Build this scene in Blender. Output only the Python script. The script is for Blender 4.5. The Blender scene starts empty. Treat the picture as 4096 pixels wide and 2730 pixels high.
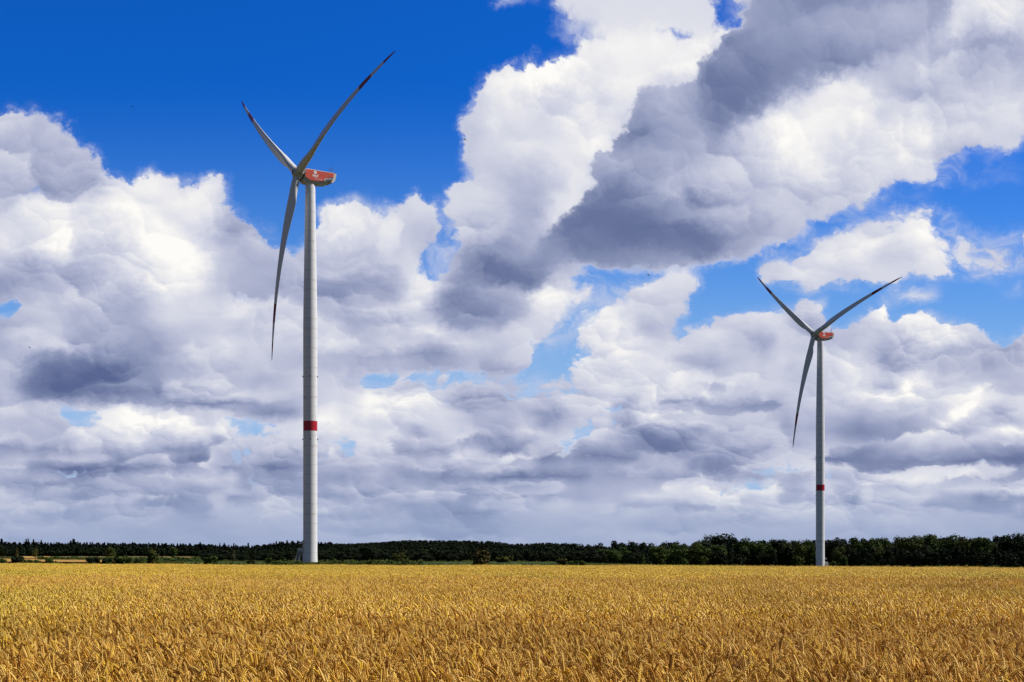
import bpy, math, random
import numpy as np
from mathutils import Matrix, Vector
R = math.radians
S = bpy.context.scene
COL = S.collection

# ------------------------------------------------------------------ camera
EYE = 1.6
F = 5400.0 / 4096.0                       # focal length / picture width
cam = bpy.data.cameras.new('camera')
camo = bpy.data.objects.new('camera', cam)
COL.objects.link(camo)
camo.location = (0, 0, EYE)
camo.rotation_euler = (R(90), 0, 0)       # level, with vertical shift (straight verticals)
cam.sensor_width = 36
cam.lens = 36 * F
cam.shift_y = (2228 - 1365) / 4096
cam.clip_start = 0.1
cam.clip_end = 30000
S.camera = camo
S.view_settings.view_transform = 'Standard'
S.view_settings.look = 'None'
S.view_settings.exposure = 0.0
S.view_settings.gamma = 1.0
S.cycles.max_bounces = 6
S.cycles.diffuse_bounces = 3
S.cycles.transparent_max_bounces = 6

def at(px, py, d):
    """photo pixel (4096 wide) at depth d -> world point"""
    return Vector(((px - 2048) / 5400 * d, d, EYE + (2228 - py) / 5400 * d))

# ------------------------------------------------------------------ sun and sky
SUN_EL, SUN_AZ = R(46), R(8.5)            # azimuth from +x towards +y
Ldir = Vector((math.cos(SUN_EL) * math.cos(SUN_AZ), math.cos(SUN_EL) * math.sin(SUN_AZ), math.sin(SUN_EL)))
sun = bpy.data.lights.new('sun', 'SUN')
sun.energy = 5.0
sun.angle = R(0.5)
sun.color = (1.0, 0.955, 0.89)
suno = bpy.data.objects.new('sun', sun)
COL.objects.link(suno)
suno.rotation_euler = Ldir.to_track_quat('Z', 'Y').to_euler()
suno.location = (60, 0, 80)

# ---- layout of the cloud field, in units of 1/2353 of the frame's width of sky
GX0, GX1, GY0, GY1 = -160.0, 2513.0, -100.0, 1330.0
GW, GH = 268, 144
gx, gy = np.meshgrid(np.linspace(GX0, GX1, GW), np.linspace(GY0, GY1, GH))
sheets = [[np.zeros((GH, GW)), np.full((GH, GW), 0.75), np.full((GH, GW), 0.6)] for _ in (0, 1)]
K = 0                                     # the sheet being laid out: 0 behind, 1 in front

def gblur(m, s):
    s = s / 10.0
    if s < 0.25: return m
    k = np.arange(-int(3 * s + 1), int(3 * s + 1) + 1); w = np.exp(-k * k / (2 * s * s)); w /= w.sum()
    p = len(k) // 2
    a = np.pad(m, ((p, p), (p, p)), mode='edge')
    a = sum(w[i] * a[:, i:i + m.shape[1]] for i in range(len(k)))
    return sum(w[i] * a[i:i + m.shape[0]] for i in range(len(k)))

def lay(m, c, b, d):
    for A, v in zip(sheets[K], (c, b, d)):
        if v is not None: A *= (1 - m); A += v * m

def PG(pts, c=None, b=None, d=None, blur=12):
    m = np.zeros((GH, GW), bool)
    n = len(pts)
    for i in range(n):
        x0, y0 = pts[i]; x1, y1 = pts[(i + 1) % n]
        if y0 == y1: continue
        hit = ((gy >= min(y0, y1)) & (gy < max(y0, y1)))
        xi = x0 + (gy - y0) * (x1 - x0) / (y1 - y0)
        m ^= hit & (gx < xi)
    lay(gblur(m.astype(float), blur), c, b, d)

def EL(cx, cy, rx, ry, b=None, c=None, d=None, rot=0, s=1.0):
    a = R(rot); X = gx - cx; Y = gy - cy
    u = (X * math.cos(a) + Y * math.sin(a)) / rx; v = (-X * math.sin(a) + Y * math.cos(a)) / ry
    m = s * np.exp(-(u * u + v * v) ** 1.3 * 0.8)
    lay(m, c, b, d)

rc_ = random.Random(5)
def CU(cx, base, w, h, top=.93, foot=.42, c=1.0, d=.8):
    """a flat-based cumulus: heaped top in the light, shaded foot"""
    m = np.zeros((GH, GW))
    n = max(3, int(w / 28))
    for i in range(n):
        t = (i + .5) / n * 2 - 1
        px = cx + t * w * .5; ph = h * (1 - .75 * t * t) * rc_.uniform(.62, 1.0); pr = w / n * rc_.uniform(.7, 1.2)
        m = np.maximum(m, np.clip(1.6 - 1.6 * (((gx - px) / pr) ** 2 + ((gy - base) / ph) ** 2), 0, 1))
    m *= np.clip((base + 7 - gy) / 12, 0, 1)
    m = gblur(m, 4.5)
    t = np.clip((base - gy) / h, 0, 1)
    bb = foot + (top - foot) * np.clip(t * 1.35, 0, 1) ** .85 + .05 * np.clip((gx - cx) / w, -1, 1)
    lay(m, c, bb, d)

# low clouds down to the horizon
PG([(-300, 880), (2700, 880), (2700, 1500), (-300, 1500)], c=0.80, b=0.74, d=0.85, blur=22)
PG([(-300, 1140), (2700, 1140), (2700, 1500), (-300, 1500)], c=1.0, blur=30)
for e in ((865, 921, 40, 26, .93), (1077, 1031, 40, 18, .98), (1220, 994, 45, 28, .92), (1385, 943, 22, 30, .92), (1385, 1009, 60, 18, .85),
          (1465, 921, 55, 20, .85), (989, 874, 55, 20, .82), (1476, 1141, 55, 14, .82), (737, 961, 30, 22, .92), (982, 1118, 200, 10, .78),
          (777, 1170, 32, 11, .82), (780, 1071, 120, 30, .33), (909, 1097, 120, 13, .3), (960, 1018, 30, 26, .38), (1095, 925, 62, 22, .42),
          (1311, 1080, 95, 11, .25), (1513, 1042, 110, 45, .36), (1366, 1145, 65, 14, .4), (1055, 1056, 42, 9, .4), (1260, 960, 40, 30, .5),
          (2153, 1052, 230, 30, .2), (2320, 1058, 120, 26, .18), (2241, 985, 85, 38, .45), (1968, 1000, 70, 40, .5), (1660, 918, 150, 30, .32),
          (1537, 992, 120, 45, .38), (1757, 1093, 130, 9, .35), (1933, 1095, 60, 14, .38), (1669, 992, 70, 36, .88), (1823, 1010, 50, 18, .82),
          (2197, 1115, 120, 18, .8), (2050, 1125, 120, 12, .55), (261, 968, 36, 22, .88), (312, 960, 36, 20, .9), (409, 975, 30, 34, .86),
          (270, 1016, 60, 16, .85), (211, 1037, 45, 16, .85), (345, 1050, 75, 28, .36), (295, 1121, 110, 13, .33), (63, 1104, 90, 18, .36),
          (611, 1066, 90, 36, .35), (611, 1117, 110, 18, .3), (459, 1058, 22, 14, .93), (447, 1096, 34, 15, .88), (527, 1109, 28, 12, .85),
          (42, 1058, 55, 15, .76), (8, 953, 30, 22, .84), (120, 1000, 80, 30, .58), (480, 1010, 60, 40, .7), (130, 1150, 120, 9, .74),
          (330, 1165, 80, 9, .78), (180, 1135, 120, 8, .45), (500, 1130, 120, 8, .45), (880, 1140, 100, 8, .5), (1180, 1120, 120, 9, .5),
          (1120, 1085, 70, 11, .55), (1700, 1060, 120, 14, .5), (1600, 1120, 120, 9, .74), (1750, 1150, 160, 8, .5), (1850, 1125, 60, 9, .74),
          (2250, 1150, 150, 8, .55), (740, 1015, 60, 20, .6), (690, 990, 40, 20, .78), (1130, 970, 60, 22, .7)):
    EL(*e)
PG([(-300, 1175), (2700, 1175), (2700, 1500), (-300, 1500)], b=0.55, d=0.35, blur=40)
# blue gaps low
PG([(100, 922), (160, 922), (255, 945), (215, 965), (195, 985), (180, 1002), (160, 975), (130, 952)], c=0.16, blur=13)
PG([(520, 962), (645, 962), (605, 1000), (585, 1012), (560, 1004), (530, 988)], c=0.16, blur=13)
# lower left body at the frame edge
PG([(-200, 640), (60, 690), (90, 760), (100, 860), (110, 930), (170, 1010), (-200, 1010)], c=1, b=.6, d=.7, blur=14)
EL(60, 765, 70, 32, .72); EL(0, 860, 50, 40, .64); EL(90, 790, 30, 25, .6); EL(25, 930, 40, 26, .75)
# big left cumulus and the mass behind the near tower
PG([(-200, 262), (20, 255), (62, 258), (100, 252), (130, 262), (160, 292), (178, 330), (212, 360), (232, 405), (262, 412), (318, 418), (325, 396),
    (352, 388), (380, 392), (394, 412), (436, 422), (470, 402), (500, 398), (524, 420), (518, 455), (545, 492), (585, 512), (610, 530), (640, 560),
    (690, 575), (725, 500), (752, 482), (790, 478), (832, 482), (868, 494), (905, 488), (938, 482), (950, 460), (975, 452), (1000, 470), (1012, 520),
    (1030, 560), (1040, 640), (1250, 700), (1330, 720), (1345, 800), (1290, 830), (1200, 850), (1080, 852), (980, 852), (880, 856), (830, 868),
    (800, 930), (640, 965), (500, 958), (440, 945), (300, 948), (200, 935), (110, 915), (84, 850), (75, 800), (60, 720), (-200, 680)], c=1.0, b=.72, d=.75, blur=13)
PG([(-200, 690), (45, 688), (58, 712), (30, 730), (-200, 735)], c=.1, blur=8)
for e in ((90, 330, 120, 55, .6), (60, 420, 80, 50, .62), (180, 420, 35, 70, .66), (100, 500, 110, 60, .76), (160, 565, 60, 50, .97), (30, 560, 50, 60, .82),
          (215, 560, 45, 60, .8), (40, 640, 110, 40, .4), (130, 640, 70, 30, .55), (0, 665, 100, 20, .3), (200, 630, 50, 40, .52),
          (345, 425, 55, 30, .98), (300, 450, 55, 40, 1.0), (260, 425, 30, 22, .95), (480, 430, 34, 30, .98), (420, 470, 80, 40, 1.0), (350, 520, 70, 50, .96), (500, 505, 45, 28, 1.0),
          (390, 580, 60, 50, .98), (300, 560, 35, 60, .88), (265, 610, 35, 70, .66), (440, 620, 50, 50, .97), (400, 660, 60, 50, .93), (540, 570, 60, 60, .55), (600, 560, 50, 50, .55), (610, 640, 70, 50, .5), (520, 660, 40, 50, .6),
          (200, 720, 90, 35, .55), (300, 700, 60, 45, .55), (400, 740, 70, 40, .84), (560, 710, 60, 18, .86), (520, 760, 80, 26, .62), (110, 780, 50, 20, .7), (200, 775, 60, 22, .72),
          (230, 740, 60, 35, .5), (300, 800, 120, 50, .42), (190, 870, 120, 42, .06), (120, 850, 50, 36, .08), (300, 880, 110, 34, .2), (250, 905, 120, 22, .12), (360, 860, 60, 26, .5),
          (420, 890, 45, 26, .8), (510, 840, 90, 28, .58), (600, 905, 60, 34, .76), (590, 870, 70, 20, .5), (520, 930, 110, 17, .42), (420, 938, 70, 9, .15), (620, 945, 70, 14, .38), (480, 800, 80, 20, .72), (640, 800, 50, 60, .72),
          (792, 505, 46, 34, 1.0), (748, 495, 30, 30, .97), (868, 525, 46, 38, .93), (815, 545, 30, 20, 1.0), (967, 480, 32, 30, .8), (930, 540, 40, 40, .72), (990, 560, 40, 40, .62),
          (871, 636, 66, 30, .34), (775, 660, 60, 40, .46), (870, 680, 40, 18, .4), (760, 590, 50, 40, .76), (840, 590, 60, 26, .72), (940, 610, 40, 30, .78), (988, 645, 36, 20, .98), (975, 680, 40, 26, .95),
          (835, 700, 50, 22, .86), (915, 715, 50, 18, .9), (760, 720, 40, 30, .72), (860, 750, 70, 26, .64), (940, 770, 40, 25, .6), (1000, 765, 46, 24, 1.0), (1070, 780, 50, 20, .86), (950, 803, 60, 13, .92), (748, 795, 40, 24, .9), (830, 800, 60, 18, .68),
          (853, 830, 180, 12, .42), (990, 828, 150, 13, .34), (1120, 820, 80, 20, .66), (1200, 815, 40, 22, .8), (1160, 845, 80, 10, .6), (980, 790, 50, 9, .6)):
    EL(*e)
EL(620, 540, 26, 26, c=.55, s=.6); EL(120, 290, 80, 34, d=.3)
PG([(800, 868), (850, 846), (975, 848), (925, 884), (880, 900), (830, 894)], c=.2, d=.95, blur=15)
# violet veil and blue slits left of the great cloud
EL(1000, 600, 40, 40, c=.46); EL(1035, 520, 26, 60, c=.42); EL(1010, 625, 22, 18, c=.3); EL(830, 470, 40, 18, c=.5, b=.6, s=.7)
# right hand cumulus behind the far turbine
PG([(1480, 860), (1518, 806), (1545, 780), (1573, 764), (1622, 758), (1639, 738), (1669, 728), (1700, 722), (1727, 710), (1775, 704), (1819, 716), (1850, 682), (1880, 694), (1898, 733),
    (1916, 766), (1955, 766), (1986, 722), (2016, 692), (2042, 700), (2052, 752), (2062, 737), (2085, 722), (2112, 718), (2146, 732), (2175, 745), (2215, 750), (2241, 772),
    (2276, 780), (2302, 800), (2326, 790), (2346, 755), (2600, 735), (2600, 1150), (1480, 1050)], c=1, b=.74, d=.9, blur=10)
for e in ((1757, 718, 60, 22, 1.0), (1801, 768, 36, 32, .97), (1691, 745, 40, 20, .86), (1713, 800, 90, 36, .58), (1625, 775, 40, 20, .84), (1540, 815, 30, 22, .9), (1600, 840, 70, 26, .62), (1790, 830, 40, 40, .8), (1867, 712, 26, 24, 1.0), (1880, 790, 50, 40, .72),
          (2021, 716, 18, 26, .97), (1995, 765, 60, 34, .6), (1950, 800, 40, 30, .72), (2109, 742, 44, 22, 1.0), (2162, 785, 70, 34, 1.0), (2197, 762, 40, 18, 1.0), (2250, 785, 40, 14, 1.0), (2300, 802, 26, 12, 1.0), (2130, 825, 34, 26, .92),
          (2050, 825, 60, 40, .6), (2240, 850, 90, 32, .5), (2330, 815, 60, 34, .5), (2180, 870, 60, 26, .62), (1977, 905, 60, 36, .82), (1900, 850, 40, 40, .7), (2043, 880, 40, 10, .3), (2056, 906, 60, 14, .95), (2290, 880, 40, 14, .82), (2120, 930, 80, 26, .62),
          (1985, 950, 50, 26, .66), (1880, 930, 40, 40, .74), (1650, 880, 60, 20, .52), (2020, 990, 120, 30, .5), (2130, 1000, 110, 34, .4), (1560, 900, 60, 30, .7), (1740, 900, 30, 40, .76)):
    EL(*e)
EL(2085, 880, 50, 9, .97, rot=-32); EL(2225, 935, 90, 13, .96, rot=-36); EL(2320, 995, 60, 10, .95, rot=-8); EL(2290, 950, 60, 24, .55); EL(2340, 930, 30, 26, .8)
# middle cloud under the dark base
PG([(1330, 870), (1322, 800), (1350, 740), (1375, 700), (1437, 654), (1481, 630), (1519, 632), (1534, 612), (1601, 610), (1603, 666), (1575, 695), (1557, 739), (1548, 768), (1522, 789), (1512, 830), (1480, 880), (1400, 900)], c=.95, b=.8, d=.7, blur=12)
for e in ((1469, 657, 40, 18, .93), (1560, 640, 36, 22, .88), (1451, 727, 28, 18, .97), (1500, 700, 40, 20, .8), (1410, 760, 50, 30, .7), (1500, 760, 40, 26, .7), (1400, 830, 50, 24, .7), (1470, 830, 50, 30, .72)):
    EL(*e)
PG([(1190, 838), (1250, 812), (1310, 800), (1330, 780), (1348, 790), (1322, 830), (1324, 862), (1290, 890), (1205, 886)], c=.2, d=.95, blur=17)
EL(1285, 820, 80, 44, c=.2, d=.9, s=.9); EL(1310, 765, 60, 34, c=.4, d=.9, s=.9); EL(1180, 880, 60, 22, c=.5, s=.7); EL(1345, 660, 60, 26, c=.42, d=.9, s=.9); EL(1130, 905, 40, 16, c=.5, s=.6)
# cloud right of the middle, and the little lens
PG([(1760, 640), (1762, 610), (1785, 602), (1819, 616), (1845, 600), (1875, 560), (1890, 545), (1930, 540), (1965, 548), (2005, 508), (2060, 484), (2108, 462), (2150, 490), (2192, 478), (2200, 512), (2232, 542), (2290, 592), (2400, 600),
    (2300, 630), (2200, 638), (2080, 648), (1950, 664), (1885, 668), (1868, 648), (1830, 640)], c=.8, b=.8, d=.75, blur=15)
EL(2165, 515, 16, 26, c=.4); EL(2270, 580, 120, 36, c=.68, b=.74)
EL(1900, 605, 110, 50, .86, c=.95); EL(2040, 560, 120, 60, .86, c=1.0); EL(1790, 628, 34, 20, .86, c=.9); EL(2110, 510, 50, 30, .95, c=.95)
for e in ((2110, 515, 50, 28, .93), (1900, 590, 36, 30, .9), (1795, 625, 30, 16, .85), (1990, 575, 60, 26, .78), (2060, 600, 60, 26, .68), (2180, 600, 60, 24, .86), (1930, 640, 50, 16, .72)):
    EL(*e)
EL(2340, 560, 90, 44, c=.52, b=.68, d=.7, s=.9); EL(2330, 665, 50, 20, c=.46, b=.7, s=.8); EL(2210, 600, 60, 20, c=.3, s=.6)
EL(2098, 683, 48, 10, .88, c=.85, d=.05)
# ---- the great cloud
PG([(1014, 730), (1012, 695), (1028, 640), (1040, 600), (1060, 560), (1035, 500), (1020, 470), (1034, 446), (1022, 432), (1040, 424), (1064, 418), (1090, 412), (1074, 382), (1062, 352), (1066, 320), (1057, 284), (1078, 258), (1092, 226), (1108, 190), (1131, 167), (1146, 146), (1164, 146),
    (1175, 164), (1192, 164), (1212, 138), (1245, 138), (1268, 148), (1298, 130), (1318, 94), (1356, 70), (1383, 62), (1420, 60), (1520, 70), (1640, 60), (1672, 70), (1700, -200), (2700, -200), (2700, 270), (2353, 300), (2280, 335), (2200, 372), (2120, 392), (2080, 425),
    (2030, 455), (1960, 468), (1900, 490), (1860, 515), (1800, 545), (1750, 575), (1703, 592), (1601, 604), (1557, 601), (1440, 607), (1352, 622), (1300, 660), (1240, 720), (1217, 762), (1129, 766), (1079, 768), (1041, 754)], c=1, b=.72, d=.6, blur=11)
# soft lower edges of its base
EL(1500, 605, 220, 26, d=.1); EL(1820, 520, 120, 40, d=.2); EL(1180, 745, 160, 40, d=.3)
# top cloud, soft
PG([(1262, -200), (1266, 20), (1285, 55), (1310, 80), (1335, 72), (1380, 78), (1440, 98), (1560, 92), (1630, 72), (1640, 20), (1650, -200)], c=.95, b=.85, d=.12, blur=13)
EL(1450, 25, 150, 40, .84, d=.1); EL(1330, 70, 50, 26, c=.55, b=.66, s=.8)
EL(1182, 0, 44, 14, .72, c=.62, d=.1)
EL(1556, 88, 42, 13, c=.02); EL(1652, 34, 14, 30, c=.2); EL(1680, 62, 14, 20, c=.15); EL(1690, 15, 30, 18, c=.35, b=.6)
# its lit flank
for e in ((1150, 195, 46, 40, 1.0), (1225, 178, 50, 34, 1.0), (1280, 165, 26, 30, 1.0), (1180, 262, 70, 36, .88), (1125, 285, 16, 26, .97), (1085, 320, 22, 60, .66), (1130, 340, 50, 40, .78), (1210, 330, 60, 40, .9), (1160, 400, 60, 40, .7), (1230, 400, 60, 40, .76),
          (1400, 105, 60, 44, 1.0), (1345, 130, 26, 44, .97), (1350, 185, 44, 40, .76), (1320, 215, 34, 26, .72), (1440, 180, 60, 70, .98), (1500, 110, 70, 40, .98), (1360, 265, 50, 30, .92), (1400, 300, 34, 40, .97), (1310, 300, 40, 50, .9), (1290, 360, 50, 36, .92), (1360, 335, 26, 24, 1.0), (1320, 420, 30, 50, .93),
          (1560, 150, 50, 36, .98), (1620, 108, 44, 30, 1.0), (1660, 72, 22, 24, 1.0), (1540, 195, 34, 24, .78)):
    EL(*e)
RIM = ((1820, 552, 60, 28, .62, .95), (1965, 488, 70, 26, .74, .9), (2085, 446, 60, 34, None, .22), (2160, 405, 60, 26, .82, .95), (1905, 508, 44, 20, None, .3), (2245, 372, 50, 26, None, .3), (2010, 474, 34, 22, None, .35), (1740, 590, 50, 18, .6, .8), (1660, 604, 40, 14, None, .3), (2310, 330, 44, 26, .85, .9))
for e in RIM: EL(*e[:5], c=e[5], d=.5)
# lower left front of the great cloud
for e in ((1110, 690, 86, 56, .17), (1110, 625, 70, 50, .25), (1180, 590, 70, 50, .4), (1060, 720, 50, 40, .22), (1180, 700, 50, 40, .34), (1210, 500, 50, 80, .5), (1200, 430, 40, 40, .6), (1090, 470, 60, 34, .84), (1060, 450, 34, 26, .8), (1130, 520, 50, 26, .8), (1090, 540, 40, 26, .72),
          (1295, 480, 36, 30, .95), (1280, 530, 40, 30, .86), (1250, 560, 40, 30, .66), (1310, 600, 60, 30, .55), (1260, 640, 50, 30, .55), (1250, 690, 50, 30, .78), (1300, 680, 60, 26, .92), (1190, 755, 60, 20, .8)):
    EL(*e)
EL(1310, 690, 70, 26, c=.9, d=.4)

# ================= the sheet in front
K = 1
sheets[1][1][:] = .7
# far rows of small cumulus towards the horizon, nearer ones above them
for yb in (1232, 1214, 1197, 1180, 1163, 1145, 1126, 1106, 1084, 1060, 1034):
    k = (1290 - yb) / 250
    x = -150 + rc_.uniform(0, 100)
    while x < 2500:
        w = rc_.uniform(90, 260) * (.55 + k * .6); hh = w * rc_.uniform(.16, .34) * (.5 + .6 * k)
        if rc_.random() < .72:
            CU(x + w / 2, yb + rc_.uniform(-7, 7), w, hh + 7, top=rc_.uniform(.72, .98), foot=rc_.uniform(.20, .40), c=rc_.uniform(.55, 1.0), d=.75)
        x += w * rc_.uniform(.8, 1.25)
for e in ((2200, 1072, 420, 110, .8, .22), (1650, 945, 330, 90, .86, .3), (1540, 1010, 220, 70, .8, .34), (1700, 1035, 260, 50, .86, .5), (780, 1095, 260, 100, .85, .3), (910, 1112, 280, 30, .7, .28),
          (345, 1085, 170, 60, .84, .34), (270, 1040, 190, 75, .97, .6), (430, 1020, 110, 70, .93, .62), (215, 1070, 110, 34, .9, .5), (611, 1090, 200, 60, .8, .34), (320, 1132, 260, 30, .74, .34), (450, 1108, 90, 40, .95, .66),
          (865, 985, 120, 70, .95, .6), (985, 1045, 130, 80, .84, .4), (1077, 1062, 120, 46, 1.0, .6), (1220, 1030, 130, 70, .95, .55), (1385, 1025, 120, 80, .95, .5), (1311, 1088, 220, 34, .72, .26), (1095, 945, 150, 50, .8, .42),
          (1465, 945, 130, 46, .9, .5), (1000, 885, 130, 40, .88, .55), (1385, 990, 70, 60, .97, .66), (1980, 940, 150, 60, .9, .6), (60, 1112, 200, 40, .8, .36), (30, 1070, 140, 30, .86, .5), (1000, 1130, 260, 26, .84, .5), (2200, 1128, 240, 26, .9, .5), (1480, 1150, 150, 26, .86, .5)):
    CU(e[0], e[1], e[2], e[3], top=e[4], foot=e[5])
PG([(-300, 1185), (2700, 1185), (2700, 1500), (-300, 1500)], b=0.6, d=0.35, blur=45)
# bright crest and dark base at the right
EL(2225, 935, 90, 13, .98, c=1, rot=-36); EL(2320, 995, 60, 10, .97, c=1, rot=-8)
PG([(2140, 850), (2172, 816), (2215, 802), (2262, 812), (2300, 816), (2353, 802), (2600, 792), (2600, 905), (2140, 905)], c=1, b=.6, d=.8, blur=8)
EL(2240, 815, 70, 10, .74); EL(2200, 890, 70, 20, c=.3); EL(2100, 890, 50, 30, c=.2)
PG([(1505, 850), (1520, 806), (1547, 780), (1575, 764), (1622, 758), (1662, 746), (1702, 760), (1740, 790), (1752, 830), (1722, 880), (1600, 890), (1500, 880)], c=1, b=.74, d=.85, blur=8)
for e in ((1625, 772, 50, 16, .92), (1545, 800, 26, 22, .92), (1690, 770, 30, 18, .8), (1600, 840, 70, 26, .58), (1690, 820, 40, 30, .7), (1540, 850, 30, 20, .74)):
    EL(*e)
EL(1620, 895, 130, 16, c=.1)
# grey pieces before the white left cumulus, lit heads before the grey behind the tower
PG([(550, 498), (592, 512), (640, 560), (668, 640), (660, 710), (560, 724), (500, 706), (506, 660), (522, 622), (515, 590), (540, 560), (553, 522)], c=1, b=.56, d=.8, blur=8)
EL(600, 550, 40, 22, .7); EL(560, 680, 60, 26, .48); EL(610, 725, 70, 22, c=.1)
PG([(735, 520), (744, 492), (780, 478), (815, 484), (829, 505), (831, 540), (812, 562), (782, 546), (750, 552)], c=1, b=1.0, d=.9, blur=7)
EL(765, 535, 20, 16, .9)
PG([(842, 560), (845, 520), (870, 500), (905, 492), (930, 510), (925, 560), (880, 585)], c=.95, b=.93, d=.8, blur=9)
# dark base at the left
PG([(84, 812), (78, 838), (92, 880), (108, 908), (200, 932), (330, 940), (430, 925), (440, 880), (380, 850), (300, 830), (200, 812), (120, 800)], c=.9, b=.36, d=.45, blur=16)
for e in ((170, 862, 100, 40, .14), (110, 850, 50, 34, .16), (270, 900, 130, 22, .2), (350, 880, 70, 30, .42)):
    EL(*e)
EL(420, 890, 50, 40, c=.1); EL(330, 830, 80, 20, c=.15)
CU(480, 905, 150, 60, .9, .6); CU(630, 925, 130, 50, .88, .5)
CU(600, 1022, 110, 34, .9, .6); CU(205, 1005, 120, 34, .92, .6); CU(560, 965, 60, 10, .5, .3); CU(900, 905, 110, 30, .9, .6); CU(1250, 900, 120, 34, .9, .6)
# the shaded front of the great cloud
PG([(1478, 186), (1470, 226), (1440, 256), (1432, 306), (1402, 336), (1372, 352), (1352, 376), (1364, 440), (1320, 500), (1280, 550), (1280, 610), (1440, 612), (1700, 592), (1760, 550), (1800, 490), (1760, 420), (1700, 360), (1650, 330), (1610, 280), (1594, 200), (1540, 205)], b=.47, blur=7)
PG([(1478, 186), (1470, 226), (1440, 256), (1432, 306), (1402, 336), (1372, 352), (1352, 376), (1364, 440), (1320, 500), (1280, 550), (1270, 612), (1440, 612), (1601, 606), (1703, 594), (1800, 548), (1860, 515), (1960, 468), (2120, 392), (2280, 335), (2353, 300), (2700, 270), (2700, -200), (1770, -200), (1720, 0), (1676, 80), (1650, 118), (1606, 148), (1592, 200), (1540, 215)], c=1, d=.6, blur=7)
PG([(1676, 80), (1650, 118), (1606, 148), (1592, 200), (1600, 255), (1612, 312), (1650, 316), (1700, 288), (1760, 255), (1830, 212), (1880, 192), (1960, 155), (2040, 118), (2110, 70), (2180, 20), (2230, -120), (1760, -120), (1730, 0), (1700, 60)], b=.27, d=.4, blur=7)
for e in ((1640, 230, 50, 70, .16), (1740, 200, 70, 50, .2), (1800, 60, 60, 60, .34), (1960, 60, 110, 60, .5), (1730, 40, 40, 50, .42), (2080, 30, 70, 50, .56), (1560, 250, 60, 50, .52), (1530, 230, 30, 20, .66), (1470, 330, 50, 50, .34), (1560, 330, 60, 40, .5), (1500, 410, 110, 50, .42),
          (1420, 450, 70, 40, .22), (1600, 430, 80, 40, .62), (1480, 525, 190, 44, .03), (1390, 510, 80, 40, .1), (1580, 545, 110, 30, .16), (1640, 480, 80, 30, .55), (1700, 520, 60, 30, .5), (1690, 400, 80, 50, .74), (1560, 470, 80, 22, .3), (1440, 585, 150, 18, .3)):
    EL(*e)
for e in ((1880, 262, 100, 64, .98), (1830, 330, 66, 50, .97), (1820, 300, 50, 40, 1.0), (1800, 255, 40, 26, .88), (1950, 215, 60, 38, .9), (1850, 390, 70, 36, .9), (2080, 330, 110, 30, .9), (2190, 300, 90, 26, .92), (2060, 360, 70, 24, .86), (2150, 180, 60, 40, .74), (2190, 66, 22, 34, .93), (2115, 150, 22, 30, .9),
          (2290, 20, 80, 36, .92), (2300, 120, 90, 26, .5), (2240, 160, 60, 22, .62), (2170, 145, 30, 14, .86), (2065, 225, 40, 26, .6), (2030, 260, 30, 20, .6), (2000, 320, 60, 26, .76), (2150, 240, 80, 30, .76), (2280, 230, 80, 30, .8), (1780, 470, 90, 34, .7), (1920, 440, 70, 26, .72), (2010, 420, 60, 26, .8), (2330, 270, 40, 24, .86)):
    EL(*e)
EL(2250, 380, 130, 34, c=.5, b=.62, d=.1, s=.8); EL(2330, 330, 30, 26, c=.36, s=.7)
EL(1250, 600, 80, 50, .42, c=1, d=.5, rot=-25); EL(1200, 650, 60, 40, .36, c=.9, d=.5); EL(1340, 560, 70, 40, .2, c=1, d=.4)
EL(1960, 480, 170, 34, d=.15, rot=-18); EL(2230, 375, 150, 40, d=.15, rot=-14); EL(1700, 590, 130, 26, d=.2)
for e in RIM: EL(*e[:5], c=e[5], d=.5)
EL(1420, 625, 160, 18, c=.3); EL(1180, 745, 160, 30, d=.3)
for e in ((1110, 690, 86, 56, .17), (1110, 625, 70, 50, .25), (1060, 720, 50, 40, .22), (1170, 700, 40, 40, .34)):
    EL(*e, c=1, d=.5)
ROWY = list(np.concatenate([np.linspace(-60, 820, 33), np.linspace(843, 1290, 22)]))
BAND = [(1640, 632), (1700, 606), (1790, 566), (1860, 532), (1960, 486), (2080, 442), (2200, 402), (2330, 352), (2500, 330), (2500, 500), (2290, 520), (2215, 500), (2165, 462), (2105, 446), (2060, 466), (2000, 494), (1930, 526), (1880, 540), (1850, 586), (1815, 600), (1770, 590), (1740, 650), (1660, 660)]
for K in (0, 1):
    PG(BAND, c=.05, d=.8, blur=11)
    EL(2270, 400, 110, 30, c=.36, b=.68, d=.5, s=.9)
NR, NSEG = len(ROWY), 3
for sh_, wlow in ((sheets[0], 1.35), (sheets[1], 1.5)):
    k_ = np.clip((gy - 820) / 90, 0, 1) * (wlow - 1) + 1
    sh_[1][:] = .64 + (sh_[1] - .64) * k_
NC = 31 * NSEG + 1
def sample(A, r, c):
    y = (ROWY[r] - GY0) / (GY1 - GY0) * (A.shape[0] - 1); x = (A.shape[1] - 1) * c / (NC - 1)
    y0, x0 = int(y), int(x); y1, x1 = min(y0 + 1, A.shape[0] - 1), min(x0 + 1, A.shape[1] - 1)
    fy, fx = y - y0, x - x0
    return (A[y0, x0] * (1 - fx) + A[y0, x1] * fx) * (1 - fy) + (A[y1, x0] * (1 - fx) + A[y1, x1] * fx) * fy

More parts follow.
